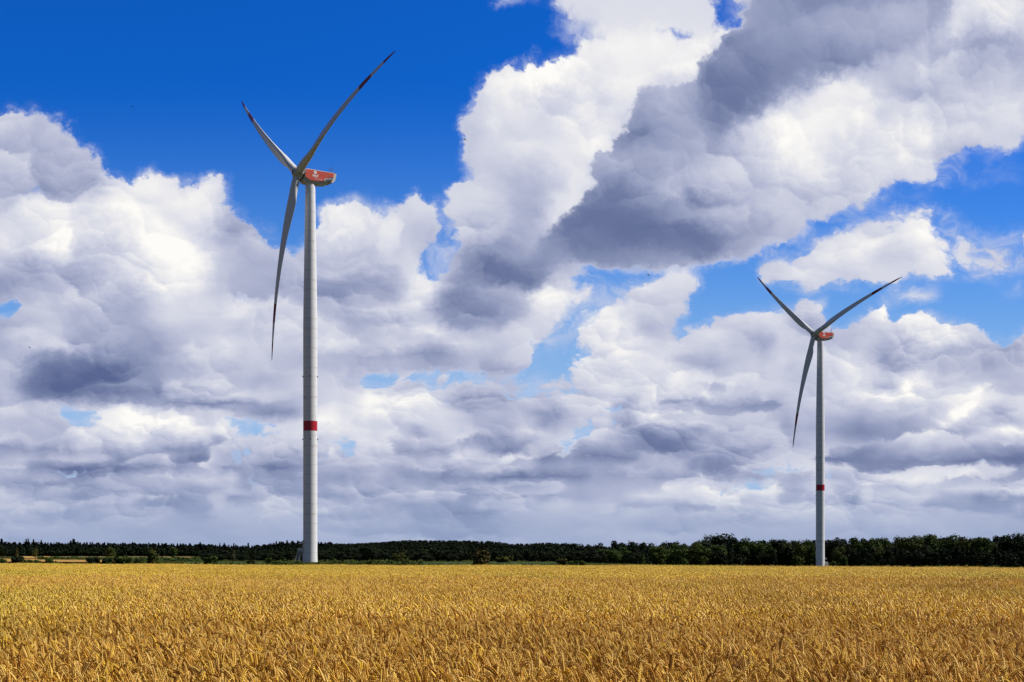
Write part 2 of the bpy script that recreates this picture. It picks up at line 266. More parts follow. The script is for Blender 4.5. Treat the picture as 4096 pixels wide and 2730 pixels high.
class NT:
    """small node-graph writer"""
    def __init__(s, nt): s.t = nt
    def node(s, typ, **kw):
        n = s.t.nodes.new(typ)
        for k, v in kw.items(): setattr(n, k, v)
        return n
    def put(s, sock, v):
        if v is None: return
        if isinstance(v, bpy.types.NodeSocket): s.t.links.new(v, sock)
        else: sock.default_value = v
    def m(s, op, a, b=None, c=None, clamp=False):
        n = s.node('ShaderNodeMath', operation=op, use_clamp=clamp)
        for i, v in enumerate((a, b, c)): s.put(n.inputs[i], v)
        return n.outputs[0]
    def vm(s, op, a, b=None, c=None, scale=None):
        n = s.node('ShaderNodeVectorMath', operation=op)
        for i, v in enumerate((a, b, c)): s.put(n.inputs[i], v)
        if scale is not None: s.put(n.inputs['Scale'], scale)
        return n.outputs[0]
    def xyz(s, x, y, z=0.0):
        n = s.node('ShaderNodeCombineXYZ')
        for i, v in enumerate((x, y, z)): s.put(n.inputs[i], v)
        return n.outputs[0]
    def sep(s, v):
        n = s.node('ShaderNodeSeparateXYZ'); s.put(n.inputs[0], v); return n.outputs
    def noise(s, vec, scale, detail=4, rough=.5, dist=0.0, col=False, lac=2.0):
        n = s.node('ShaderNodeTexNoise'); s.put(n.inputs['Vector'], vec)
        n.inputs['Scale'].default_value = scale; n.inputs['Detail'].default_value = detail
        n.inputs['Roughness'].default_value = rough; n.inputs['Distortion'].default_value = dist; n.inputs['Lacunarity'].default_value = lac
        return n.outputs['Color'] if col else n.outputs[0]
    def voro(s, vec, scale, detail=3, rough=.5, smooth=None):
        n = s.node('ShaderNodeTexVoronoi', feature='SMOOTH_F1' if smooth is not None else 'F1'); n.voronoi_dimensions = '2D'; n.normalize = True
        s.put(n.inputs['Vector'], vec); n.inputs['Scale'].default_value = scale
        n.inputs['Detail'].default_value = detail; n.inputs['Roughness'].default_value = rough
        if smooth is not None: n.inputs['Smoothness'].default_value = smooth
        return n.outputs['Distance']
    def ramp(s, fac, stops, interp='LINEAR'):
        n = s.node('ShaderNodeValToRGB'); cr = n.color_ramp; cr.interpolation = interp
        while len(cr.elements) < len(stops): cr.elements.new(0.5)
        for i, (p, c) in enumerate(stops):
            cr.elements[i].position = p
        for i, (p, c) in enumerate(stops):
            cr.elements[i].color = (*c, 1) if len(c) == 3 else c
        s.put(n.inputs[0], fac); return n.outputs[0]
    def mix(s, f, a, b, blend='MIX'):
        n = s.node('ShaderNodeMix', data_type='RGBA', blend_type=blend)
        s.put(n.inputs[0], f); s.put(n.inputs[6], a); s.put(n.inputs[7], b); return n.outputs[2]
    def sstep(s, v, lo, hi, a=0.0, b=1.0):
        n = s.node('ShaderNodeMapRange', interpolation_type='SMOOTHSTEP')
        s.put(n.inputs[0], v); s.put(n.inputs[1], lo); s.put(n.inputs[2], hi); s.put(n.inputs[3], a); s.put(n.inputs[4], b)
        return n.outputs[0]

def lin(r, g, b):
    return tuple((x / 255 / 12.92 if x <= 10 else ((x / 255 + .055) / 1.055) ** 2.4) for x in (r, g, b))

world = bpy.data.worlds.new('World')
world.use_nodes = True
world.cycles.sampling_method = 'MANUAL'; world.cycles.sample_map_resolution = 512
wt = world.node_tree; wt.nodes.clear(); g = NT(wt)
tc = g.node('ShaderNodeTexCoord').outputs['Generated']
dx, dy, dz = g.sep(tc)
ys = g.m('MAXIMUM', dy, 0.04)
U = g.m('DIVIDE', dx, ys); V = g.m('DIVIDE', dz, ys)
V = g.m('MAXIMUM', V, -0.02)
q = g.xyz(g.m('MULTIPLY', U, 3.5), g.m('MULTIPLY', g.m('LOGARITHM', g.m('ADD', V, 0.33), math.e), 2.3), 0.0)
# wander of the outlines: slow swells and fine frayed edges
w1 = g.vm('SUBTRACT', g.noise(q, 4.5, 3, .5, col=True), (.5, .5, .5))
w2 = g.vm('SUBTRACT', g.noise(q, 19.0, 6, .66, col=True), (.5, .5, .5))
wamp = g.m('MULTIPLY', g.m('ADD', V, 0.08), 0.062)
wamp2 = g.m('MULTIPLY', g.m('ADD', V, 0.08), 0.060)
Pw = g.vm('MULTIPLY_ADD', w1, g.xyz(wamp, wamp, 0.0), g.xyz(U, V, 0.0))
Pw = g.vm('MULTIPLY_ADD', w2, g.xyz(wamp2, wamp2, 0.0), Pw)
ux, uy, _ = g.sep(Pw)
gu = g.m('DIVIDE', g.m('ADD', g.m('MULTIPLY', ux, 5400 / 1.7408), 2048 / 1.7408 - GX0), GX1 - GX0)
Yp = g.m('SUBTRACT', 2228 / 1.7408, g.m('MULTIPLY', uy, 5400 / 1.7408))
Yp = g.m('MINIMUM', g.m('MAXIMUM', Yp, ROWY[0]), ROWY[-1] - .01)
gsel = [None] + [g.m('GREATER_THAN', gu, i / NSEG) for i in range(1, NSEG)]
useg = [g.m('SUBTRACT', g.m('MULTIPLY', gu, float(NSEG)), float(i)) for i in range(NSEG)]
def table(sheet, Yp):
    acc = None
    for r in range(NR):
        row = [tuple(sample(A, r, c) for A in sheet) for c in range(NC)]
        gt = bpy.data.node_groups.new('sky_row', 'ShaderNodeTree')
        for i in range(NSEG): gt.interface.new_socket('u%d' % i, in_out='INPUT', socket_type='NodeSocketFloat')
        for i in range(1, NSEG): gt.interface.new_socket('s%d' % i, in_out='INPUT', socket_type='NodeSocketFloat')
        gt.interface.new_socket('row', in_out='OUTPUT', socket_type='NodeSocketColor')
        k = NT(gt); gi = k.node('NodeGroupInput'); go = k.node('NodeGroupOutput')
        res = k.ramp(gi.outputs[0], [(i / 31, row[i]) for i in range(32)])
        for sg in range(1, NSEG):
            nx = k.ramp(gi.outputs[sg], [(i / 31, row[31 * sg + i]) for i in range(32)])
            res = k.mix(gi.outputs[NSEG + sg - 1], res, nx)
        gt.links.new(res, go.inputs[0])
        gn = g.node('ShaderNodeGroup'); gn.node_tree = gt
        for i in range(NSEG): g.put(gn.inputs[i], useg[i])
        for i in range(1, NSEG): g.put(gn.inputs[NSEG + i - 1], gsel[i])
        if r == 0: acc = gn.outputs[0]
        else:
            lo, hi = ROWY[r - 1], ROWY[r]
            acc = g.mix(g.m('MULTIPLY_ADD', Yp, 1 / (hi - lo), -lo / (hi - lo)), acc, gn.outputs[0])
    sc = g.node('ShaderNodeSeparateColor'); g.put(sc.inputs[0], acc)
    return sc.outputs
back = table(sheets[0], Yp); fore = table(sheets[1], g.m('ADD', Yp, 0.013))
# heaped puffs at four sizes: each cell is a rounded head, lit on the side that faces the sun
qw = g.vm('ADD', q, g.vm('SCALE', w2, scale=0.055))
qw = g.vm('ADD', qw, g.vm('SCALE', w1, scale=0.14))
hgt = None; lit = None
for sc_, ah, al, smo in ((3.4, .34, .30, .6), (8.5, .27, .20, .45), (21.0, .17, .085, .4), (50.0, .10, .032, .4)):
    n = g.node('ShaderNodeTexVoronoi', feature='SMOOTH_F1'); n.voronoi_dimensions = '2D'; n.inputs['Scale'].default_value = sc_; n.inputs['Smoothness'].default_value = smo * .5
    g.put(n.inputs['Vector'], g.vm('ADD', qw, (sc_ * .37, sc_ * .11, 0.0)))
    dlt = g.vm('SCALE', g.vm('SUBTRACT', g.vm('ADD', qw, (sc_ * .37, sc_ * .11, 0.0)), n.outputs['Position']), scale=sc_)
    dt = g.node('ShaderNodeVectorMath', operation='DOT_PRODUCT'); g.put(dt.inputs[0], dlt); dt.inputs[1].default_value = (.40, .92, 0.0)
    hh_ = g.m('MULTIPLY', g.m('SUBTRACT', 0.42, n.outputs['Distance']), ah)
    ll_ = g.m('MULTIPLY', dt.outputs['Value'], al)
    hgt = hh_ if hgt is None else g.m('ADD', hgt, hh_)
    lit = ll_ if lit is None else g.m('ADD', lit, ll_)
fn = g.m('SUBTRACT', g.noise(qw, 9.0, 9, .60), 0.5)
hgt = g.m('ADD', hgt, g.m('MULTIPLY', fn, 0.75))
# broken-up light inside the heads, so that cell borders do not read as a net
brk = g.sstep(g.noise(q, 2.3, 3, .6), .40, .62, .15, 1.3)
mass = g.m('SUBTRACT', g.noise(g.vm('ADD', q, (7.3, 2.1, 0.0)), 2.7, 3, .55), 0.5)
lit = g.m('MULTIPLY_ADD', fn, 0.15, g.m('MULTIPLY', lit, brk))
lowgain = g.sstep(V, .04, .26, 1.25, .95)
lowmass = g.m('MULTIPLY', mass, g.sstep(V, .16, .26, .95, .30))
def shade(sheet):
    cov, bri, det = sheet
    cc = g.m('ADD', cov, g.m('MULTIPLY', hgt, g.m('MULTIPLY_ADD', det, 1.25, 0.20)))
    wid = g.m('MULTIPLY_ADD', det, -0.26, 0.33)
    alpha = g.sstep(cc, g.m('SUBTRACT', 0.52, wid), g.m('ADD', 0.52, wid))
    br = g.m('ADD', bri, g.m('MULTIPLY', g.m('MULTIPLY', lit, lowgain), g.m('MULTIPLY_ADD', det, 0.85, 0.05)))
    br = g.m('ADD', br, g.m('MULTIPLY', lowmass, det))
    br = g.m('MULTIPLY_ADD', br, 0.96, -0.02)
    col = g.ramp(br, [(0.0, lin(90, 103, 146)), (.18, lin(114, 126, 164)), (.38, lin(150, 159, 191)), (.58, lin(185, 190, 214)), (.78, lin(217, 219, 231)), (.93, lin(243, 242, 242)), (1.0, lin(254, 252, 248))])
    return alpha, col
al0, co0 = shade(back); al1, co1 = shade(fore)
ccol = g.mix(al1, co0, co1)
alpha = g.m('SUBTRACT', 1.0, g.m('MULTIPLY', g.m('SUBTRACT', 1.0, al0), g.m('SUBTRACT', 1.0, al1)))
# thin torn vapour around the solid cloud
wisp = g.sstep(g.noise(g.vm('MULTIPLY_ADD', w1, (.5, .5, 0), g.vm('MULTIPLY', q, (1.0, 1.5, 1.0))), 7.0, 7, .62), .36, .70)
thin = g.m('MULTIPLY', g.sstep(g.m('MAXIMUM', back[0], fore[0]), .06, .62), g.m('MULTIPLY_ADD', wisp, .78, .08))
ccol = g.mix(alpha, (*lin(196, 205, 231), 1), ccol)
alpha = g.m('MAXIMUM', alpha, thin)
# air light on far, low clouds
hz = g.sstep(V, 0.0, 0.075, 0.56, 0.0)
ccol = g.mix(hz, ccol, (*lin(150, 170, 205), 1))
# clear sky
sky = g.node('ShaderNodeTexSky', sky_type='NISHITA', sun_disc=False)
sky.sun_elevation = SUN_EL; sky.sun_rotation = R(90) - SUN_AZ; sky.altitude = 0; sky.air_density = 1.0; sky.dust_density = 0.4; sky.ozone_density = 3.0
out = g.node('ShaderNodeOutputWorld')
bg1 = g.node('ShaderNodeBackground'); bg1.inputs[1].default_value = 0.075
skyc = g.vm('MULTIPLY', sky.outputs[0], (0.045, 0.63, 1.76))
veil = g.sstep(V, 0.08, 0.36, 0.88, 0.0)
clearc = g.mix(veil, skyc, tuple(x / 0.075 for x in lin(118, 174, 232)) + (1,))
clearc = g.mix(g.sstep(V, .07, .23, .75, 0.0), clearc, tuple(x / 0.075 for x in lin(160, 194, 230)) + (1,))
bg2 = g.node('ShaderNodeBackground'); g.put(bg2.inputs[0], ccol); bg2.inputs[1].default_value = 1.0
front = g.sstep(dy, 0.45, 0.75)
# unseen sky behind and overhead: dim grey cloud over blue, added for neutral shade
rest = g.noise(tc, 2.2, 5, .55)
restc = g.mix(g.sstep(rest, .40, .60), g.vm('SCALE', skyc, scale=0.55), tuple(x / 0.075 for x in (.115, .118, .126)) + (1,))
fac = g.m('MULTIPLY', alpha, front)
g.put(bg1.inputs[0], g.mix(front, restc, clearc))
mixs = g.node('ShaderNodeMixShader'); g.put(mixs.inputs[0], fac)
wt.links.new(bg1.outputs[0], mixs.inputs[1]); wt.links.new(bg2.outputs[0], mixs.inputs[2]); wt.links.new(mixs.outputs[0], out.inputs[0])
S.world = world
#--SKYEND--
# ------------------------------------------------------------------ helpers
class MB:
    """collects faces into one mesh"""
    def __init__(s): s.v = []; s.f = []; s.mi = []
    def add(s, verts, faces, mi=0):
        o = len(s.v); s.v += [tuple(v) for v in verts]
        s.f += [tuple(i + o for i in f) for f in faces]; s.mi += [mi] * len(faces)
    def box(s, c, d, mi=0, m=None):
        x, y, z = (k / 2 for k in d)
        vs = [Vector((sx * x, sy * y, sz * z)) for sz in (-1, 1) for sy in (-1, 1) for sx in (-1, 1)]
        if m is not None: vs = [m @ v for v in vs]
        vs = [v + Vector(c) for v in vs]
        s.add(vs, [(0, 2, 3, 1), (4, 5, 7, 6), (0, 1, 5, 4), (2, 6, 7, 3), (0, 4, 6, 2), (1, 3, 7, 5)], mi)
    def tube(s, a, b, r, n=6, r2=None, mi=0, caps=True):
        a, b = Vector(a), Vector(b); d = (b - a).normalized()
        x = d.orthogonal().normalized(); y = d.cross(x); r2 = r if r2 is None else r2
        vs = [a + (x * math.cos(t) + y * math.sin(t)) * r for t in (2 * math.pi * i / n for i in range(n))]
        vs += [b + (x * math.cos(t) + y * math.sin(t)) * r2 for t in (2 * math.pi * i / n for i in range(n))]
        fs = [(i, (i + 1) % n, n + (i + 1) % n, n + i) for i in range(n)]
        if caps: fs += [tuple(range(n - 1, -1, -1)), tuple(range(n, 2 * n))]
        s.add(vs, fs, mi)
    def path(s, pts, r, n=5, mi=0):
        for a, b in zip(pts[:-1], pts[1:]): s.tube(a, b, r, n, mi=mi)
    def lathe(s, prof, n=48, axis='Z', mi=0, caps=True):
        """prof: list of (radius, height)"""
        vs = []
        for r, h in prof:
            for i in range(n):
                t = 2 * math.pi * i / n
                p = (r * math.cos(t), r * math.sin(t), h)
                if axis == 'Y': p = (r * math.cos(t), h, -r * math.sin(t))
                vs.append(p)
        fs = []
        for k in range(len(prof) - 1):
            for i in range(n):
                j = (i + 1) % n
                fs.append((k * n + i, k * n + j, (k + 1) * n + j, (k + 1) * n + i))
        if caps: fs += [tuple(range(n - 1, -1, -1)), tuple(range((len(prof) - 1) * n, len(prof) * n))]
        s.add(vs, fs, mi)
    def prism(s, poly, y0, y1, mi=0):
        """polygon in x,z carried from y0 to y1"""
        n = len(poly)
        vs = [(x, y0, z) for x, z in poly] + [(x, y1, z) for x, z in poly]
        fs = [tuple(range(n)), tuple(range(2 * n - 1, n - 1, -1))] + [(i, n + i, n + (i + 1) % n, (i + 1) % n) for i in range(n)]
        s.add(vs, fs, mi)
    def mesh(s, name, mats, smooth=False, angle=None):
        me = bpy.data.meshes.new(name); me.from_pydata(s.v, [], s.f)
        for m in (mats if isinstance(mats, (list, tuple)) else [mats]): me.materials.append(m)
        me.polygons.foreach_set('material_index', s.mi)
        me.update()
        if smooth:
            me.shade_smooth() if hasattr(me, 'shade_smooth') else me.polygons.foreach_set('use_smooth', [True] * len(me.polygons))
            if angle is not None: me.set_sharp_from_angle(angle=R(angle))
        return me

def npmesh(name, V_, F_, mats, mi=None, attrs=None):
    """numpy verts (n,3), faces (m,k) -> mesh"""
    me = bpy.data.meshes.new(name)
    n, (m, k) = len(V_), F_.shape
    me.vertices.add(n); me.vertices.foreach_set('co', V_.astype(np.float32).ravel())
    me.loops.add(m * k); me.loops.foreach_set('vertex_index', F_.astype(np.int32).ravel())
    me.polygons.add(m); me.polygons.foreach_set('loop_start', np.arange(0, m * k, k, dtype=np.int32))
    for mt in (mats if isinstance(mats, (list, tuple)) else [mats]): me.materials.append(mt)
    if mi is not None: me.polygons.foreach_set('material_index', mi.astype(np.int32))
    for nm, a in (attrs or {}).items():
        at_ = me.attributes.new(nm, 'FLOAT', 'POINT'); at_.data.foreach_set('value', a.astype(np.float32))
    me.update(calc_edges=True)
    return me

def ob(name, data, parent=None, loc=None, rot=None, label=None, cat=None, group=None, kind=None):
    o = bpy.data.objects.new(name, data); COL.objects.link(o)
    if parent is not None: o.parent = parent
    if loc is not None: o.location = loc
    if rot is not None: o.rotation_euler = rot
    for k, v in (('label', label), ('category', cat), ('group', group), ('kind', kind)):
        if v is not None: o[k] = v
    return o

def mat(name, color, rough=.6, spec=.5, metal=0.0):
    m = bpy.data.materials.new(name); m.use_nodes = True
    b = m.node_tree.nodes['Principled BSDF']
    b.inputs['Base Color'].default_value = (*color, 1); b.inputs['Roughness'].default_value = rough
    b.inputs['Specular IOR Level'].default_value = spec; b.inputs['Metallic'].default_value = metal
    return m, NT(m.node_tree), b

# ------------------------------------------------------------------ paint and metal
m_white, k, b = mat('tower_paint', (.72, .71, .69), .42)
oc = k.node('ShaderNodeTexCoord').outputs['Object']; x_, y_, z_ = k.sep(oc)
nz = k.noise(oc, .35, 5, .6)
dirt = k.sstep(nz, .35, .75)
base_c = k.mix(k.m('MULTIPLY', dirt, .09), (.85, .84, .835, 1), (.64, .63, .60, 1))
seam = k.m('LESS_THAN', k.m('MODULO', k.m('ADD', z_, .4), 3.03), .12)
drip = k.m('MODULO', k.m('SUBTRACT', 303.0, k.m('ADD', z_, .31)), 3.03)      # metres below the seam above
ring = k.m('FLOOR', k.m('DIVIDE', k.m('ADD', z_, .31), 3.03))
ang = k.m('ARCTAN2', y_, x_)
rn = k.noise(k.xyz(k.m('MULTIPLY', ang, 7.0), k.m('MULTIPLY', ring, 3.7), 0.0), 1.0, 3, .6)
ringn = k.noise(k.xyz(0.0, k.m('MULTIPLY', ring, 5.3), 2.0), 1.0, 1, .5)
rust = k.m('MULTIPLY', k.sstep(rn, .50, .68), k.sstep(drip, 1.15, .0))
rust = k.m('MULTIPLY', rust, k.sstep(ringn, .42, .62))
base_c = k.mix(k.m('MULTIPLY', seam, .42), base_c, (.30, .27, .22, 1))
base_c = k.mix(k.m('MULTIPLY', rust, .95), base_c, (.42, .23, .06, 1))
redb = k.m('MULTIPLY', k.m('GREATER_THAN', z_, 40.5), k.m('LESS_THAN', z_, 43.6))
base_c = k.mix(redb, base_c, (.50, .012, .022, 1))
k.put(b.inputs['Base Color'], base_c)
k.put(b.inputs['Roughness'], k.m('MULTIPLY_ADD', nz, .2, .32))

BLADE = 58.6
m_blade, k, b = mat('blade_paint', (.70, .70, .69), .38)
oc = k.node('ShaderNodeTexCoord').outputs['Object']; x_, y_, z_ = k.sep(oc)
f_ = k.m('DIVIDE', z_, BLADE)
rb = k.m('ADD', k.m('GREATER_THAN', f_, .903), k.m('MULTIPLY', k.m('GREATER_THAN', f_, .697), k.m('LESS_THAN', f_, .799)))
nz = k.noise(k.vm('MULTIPLY', oc, (1, 1, .12)), 1.4, 4, .6)
wc = k.mix(k.m('MULTIPLY', nz, .3), (.77, .77, .765, 1), (.62, .61, .59, 1))
k.put(b.inputs['Base Color'], k.mix(rb, wc, (.26, .010, .012, 1)))

m_beige, k, b = mat('nacelle_shell', (.66, .62, .54), .45)
nz = k.noise(k.node('ShaderNodeTexCoord').outputs['Object'], 1.2, 5, .6)
k.put(b.inputs['Base Color'], k.mix(nz, (.70, .67, .60, 1), (.52, .48, .40, 1)))
m_red, k, b = mat('red_panel', (.62, .06, .035), .42)
oc = k.node('ShaderNodeTexCoord').outputs['Object']; x_, y_, z_ = k.sep(oc)
up = k.m('GREATER_THAN', z_, .42)
xo = k.m('ADD', x_, k.m('MULTIPLY', up, .55))
s1 = k.m('LESS_THAN', k.m('MODULO', k.m('ADD', xo, 20.0), 1.12), .07)
s2 = k.m('LESS_THAN', k.m('ABSOLUTE', k.m('SUBTRACT', z_, .42)), .04)
cell = k.noise(k.xyz(k.m('FLOOR', k.m('DIVIDE', k.m('ADD', xo, 20.0), 1.12)), up, 0.0), 1.73, 0, .5)
rc0 = k.mix(cell, (.50, .040, .022, 1), (.66, .085, .05, 1))
rc0 = k.mix(k.m('MULTIPLY', k.noise(oc, 1.6, 5, .65), .35), rc0, (.72, .16, .10, 1))
k.put(b.inputs['Base Color'], k.mix(k.m('MULTIPLY', k.m('MAXIMUM', s1, s2), .6), rc0, (.24, .016, .01, 1)))
m_dark, _, _ = mat('charcoal_panel', (.035, .037, .045), .5)
m_letter, _, _ = mat('white_lettering', (.85, .85, .84), .5)
m_rubber, _, _ = mat('black_seal', (.012, .012, .014), .6)
m_steel, k, b = mat('galvanised_steel', (.55, .56, .57), .5, metal=.2)
k.put(b.inputs['Base Color'], k.mix(k.noise(k.node('ShaderNodeTexCoord').outputs['Object'], 6, 3), (.62, .63, .64, 1), (.46, .47, .48, 1)))
m_lamp, _, _ = mat('lamp_housing', (.10, .10, .11), .4)

# ------------------------------------------------------------------ wind turbines
TOWER_H = 117.6                            # up to the nacelle's underside
def tower_prof():
    p = []
    for z in np.linspace(-4, TOWER_H, 60):
        t = min(max((z - 74) / (TOWER_H - 74), 0), 1)
        p.append((2.2 - .68 * t ** 1.05 + (.06 if z < 1 else 0), float(z)))
    return p
mb = MB(); mb.lathe(tower_prof(), 72); me_tower = mb.mesh('tower', m_white, True, 40)
mb = MB(); mb.box((0, 0, 0), (.34, .3, .3)); mb.box((0, 0, .22), (.24, .22, .16)); mb.tube((-.12, 0, -.3), (-.12, 0, .1), .05); me_lamp = mb.mesh('obstruction_light', m_lamp)
# door with its canopy; local frame: x points away from the tower
mb = MB()
prof = [(2.05, 6.9), (2.05, 5.62), (3.45, 5.62), (3.5, 5.72)]
mb.prism(prof, -.85, .85); me_canopy = mb.mesh('door_canopy', m_beige)
mb = MB(); mb.box((2.2, 0, 4.55), (.12, .95, 2.05)); me_door = mb.mesh('door', m_steel)
mb = MB(); mb.box((2.28, .3, 4.5), (.1, .06, .22)); me_handle = mb.mesh('handle', m_lamp)
mb = MB(); mb.box((2.95, 0, 3.42), (1.5, 1.5, .1)); mb.box((2.95, .72, 3.34), (1.5, .07, .2)); mb.box((2.95, -.72, 3.34), (1.5, .07, .2))
for sx in (2.4, 3.6):
    for sy in (-.68, .68): mb.tube((sx, sy, -.6), (sx, sy, 3.4), .05)
me_platform = mb.mesh('platform', m_steel)
mb = MB(); mb.box((3.66, 0, 3.95), (.05, 1.44, .85)); mb.box((2.95, .72, 3.95), (1.4, .05, .85)); me_guard = mb.mesh('guard_panel', m_beige)
me_steps = []
ST0 = Vector((2.95, -.8, 3.42)); ST1 = Vector((3.55, -4.2, -.15)); NS = 14
for i in range(NS):
    p = ST0.lerp(ST1, (i + .6) / NS)
    mb = MB(); mb.box(p, (1.0, .27, .05)); me_steps.append(mb.mesh('step', m_steel))
mb = MB()
for sx in (-.52, .52):
    q0, q1 = ST0 + Vector((sx, 0, 0)), ST1 + Vector((sx, 0, 0))
    mb.tube(q0, q1, .07, 6)
me_string = mb.mesh('stringer', m_steel)
me_rail = []
for sx in (-.55, .55):
    mb = MB(); q0, q1 = ST0 + Vector((sx, 0, 0)), ST1 + Vector((sx, 0, 0)); u_ = Vector((0, 0, 1.0))
    mb.path([q0 + Vector((0, .9, 1.05)), q0 + u_, q1 + u_, q1], .045)
    mb.tube(q0 + u_ * .5, q1 + u_ * .5, .03)
    for i in range(5): mb.tube(q0.lerp(q1, i / 4), q0.lerp(q1, i / 4) + u_, .035)
    me_rail.append(mb.mesh('handrail', m_steel))

# nacelle: x runs backwards from the tower's axis, y = -2 is the side that faces us
panel = [(-2.35, 1.60), (7.25, 1.78), (7.25, 1.12), (6.92, .22), (6.49, -.81), (3.48, -1.25), (.58, -1.56), (-.81, -1.63), (-2.80, -.85), (-2.52, 1.05)]
def loft(rings, mats, name, smooth=False):
    mb = MB(); n = len(rings[0])
    vs = [p for r in rings for p in r]
    fs = [(k_ * n + i, k_ * n + (i + 1) % n, (k_ + 1) * n + (i + 1) % n, (k_ + 1) * n + i) for k_ in range(len(rings) - 1) for i in range(n)]
    fs += [tuple(range(n - 1, -1, -1)), tuple(range((len(rings) - 1) * n, len(rings) * n))]
    mb.add(vs, fs); return mb.mesh(name, mats, smooth, 30)
def sect(x, top, mid, bot, w, wb, wt):
    return [(x, -wt, top), (x, -w, top - .18), (x, -w, mid), (x, -wb, bot), (x, wb, bot), (x, w, mid), (x, w, top - .18), (x, wt, top)]
me_body = loft([sect(-3.15, 1.15, -.55, -1.75, 1.25, .9, .9), sect(-2.75, 1.55, -.85, -2.2, 1.75, 1.25, 1.4), sect(-2.3, 1.72, -1.05, -2.38, 1.97, 1.45, 1.75), sect(-.8, 1.76, -1.6, -2.45, 1.97, 1.5, 1.78), sect(.58, 1.78, -1.56, -2.42, 1.97, 1.5, 1.78),
                sect(3.5, 1.83, -1.25, -2.15, 1.97, 1.45, 1.78), sect(5.4, 1.86, -1.0, -1.85, 1.97, 1.4, 1.78), sect(6.45, 1.88, -.8, -1.25, 1.97, 1.3, 1.78)], m_beige, 'nacelle_body')
mb = MB(); mb.prism([(6.44, -1.22), (6.95, -1.18), (7.45, -.72), (7.82, -.15), (8.3, 1.84), (6.5, 1.87)], -1.90, 1.90); me_cap = mb.mesh('rear_cap', m_beige)
mb = MB(); mb.prism(panel, -2.03, -1.975); me_side = mb.mesh('red_side_panel', m_red)
mb = MB(); mb.prism(panel, 1.975, 2.03); me_side2 = mb.mesh('red_side_panel', m_red)
mb = MB()
mb.prism([(-2.3, 1.66), (7.3, 1.84), (7.3, 1.94), (-2.1, 1.80)], -1.99, 1.99); me_roof = mb.mesh('roof_edge', m_letter)
# dark field with the maker's lettering
mb = MB(); mb.prism([(3.52, -1.24), (3.75, -.86), (4.2, -.42), (4.9, -.02), (5.7, .25), (6.55, .46), (7.0, .52), (6.90, .20), (6.49, -.79)], -2.062, -2.032); me_field = mb.mesh('dark_field', m_dark)
def arc_poly(cx, cz, r0, r1, a0, a1, n=14, taper=False):
    o = []
    for i in range(n + 1):
        a = R(a0 + (a1 - a0) * i / n); o.append((cx + r1 * math.cos(a), cz + r1 * math.sin(a)))
    for i in range(n, -1, -1):
        a = R(a0 + (a1 - a0) * i / n); r = r0 + ((r1 - r0) * (abs(i / n - .5) * 2) ** 2 * .9 if taper else 0); o.append((cx + r * math.cos(a), cz + r * math.sin(a)))
    return o
mb = MB()
mb.prism(arc_poly(4.28, -.72, .24, .40, 60, 300), -2.085, -2.064)
mb.prism([(4.40, -.42), (4.85, -.18), (4.95, -.28), (4.50, -.52)], -2.085, -2.064)
me_swoosh = mb.mesh('emblem', m_letter)
# round emblem: a white disc cut by three curved dark blades
mb = MB(); mb.prism([(.66 + .54 * math.cos(R(i * 10)), 1.03 + .54 * math.sin(R(i * 10))) for i in range(36)], -2.052, -2.032); me_disc = mb.mesh('emblem', m_letter)
mb = MB()
for k3 in range(3):
    a = R(90 + 120 * k3 + 12); pts = []
    for t in np.linspace(0, 1, 8):
        r = .02 + .54 * t; aa = a - 1.0 * t * t; pts.append((.66 + r * math.cos(aa - .10), 1.03 + r * math.sin(aa - .10)))
    for t in np.linspace(1, 0, 8):
        r = .02 + .54 * t; aa = a - 1.0 * t * t; pts.append((.66 + r * math.cos(aa + .12 + .18 * (1 - t)), 1.03 + r * math.sin(aa + .12 + .18 * (1 - t))))
    mb.prism(pts, -2.064, -2.054)
me_cuts = mb.mesh('emblem_cut', m_red)
def text_mesh(txt, size, x0, z0, width=None, shear=0.0, bold=0.0, y=-2.045):
    cu = bpy.data.curves.new('lettering', 'FONT'); cu.body = txt; cu.size = size; cu.extrude = .012; cu.shear = shear; cu.offset = bold; cu.resolution_u = 3
    o = bpy.data.objects.new('lettering', cu); COL.objects.link(o)
    dg = bpy.context.evaluated_depsgraph_get(); me = bpy.data.meshes.new_from_object(o.evaluated_get(dg))
    bpy.data.objects.remove(o); bpy.data.curves.remove(cu)
    co = np.array([v.co[:] for v in me.vertices]); sx = 1.0 if width is None else width / (co[:, 0].max() - co[:, 0].min())
    new = np.stack([(co[:, 0] - co[:, 0].min()) * sx + x0, -co[:, 2] + y, co[:, 1] + z0], 1)
    me.vertices.foreach_set('co', new.astype(np.float32).ravel()); me.materials.clear(); me.materials.append(m_letter); me.name = 'lettering'; me.update()
    return me
me_t1 = text_mesh('wpd', 1.35, -.32, -.36, 2.05, .25, .02)
me_t2 = text_mesh('think', .42, .72, -1.02, .92, .15); me_t4 = text_mesh('energy', .42, 1.76, -1.0, 1.12, .15)
me_t3 = text_mesh('NORDEX', .44, 4.85, -.52, 1.65, .15, .008, -2.075)
for me_ in (me_t2, me_t4, me_t3):                   # these lines climb a little with the panel's lower edge
    co = np.array([v.co[:] for v in me_.vertices]); co[:, 2] += (co[:, 0] - co[:, 0].min()) * (.20 if me_ is me_t3 else .02)
    me_.vertices.foreach_set('co', co.astype(np.float32).ravel()); me_.update()
mb = MB()
for px, ph in ((6.05, 1.05), (6.75, 1.45), (7.2, 1.9)):
    mb.tube((px, -.9, 1.85), (px, -.9, 1.85 + ph), .045, 5)
    mb.path([(px + .28 * math.cos(a), -.9, 1.85 + ph + .25 + .28 * math.sin(a)) for a in np.linspace(-math.pi / 2, 1.5 * math.pi, 13)], .022, 4)
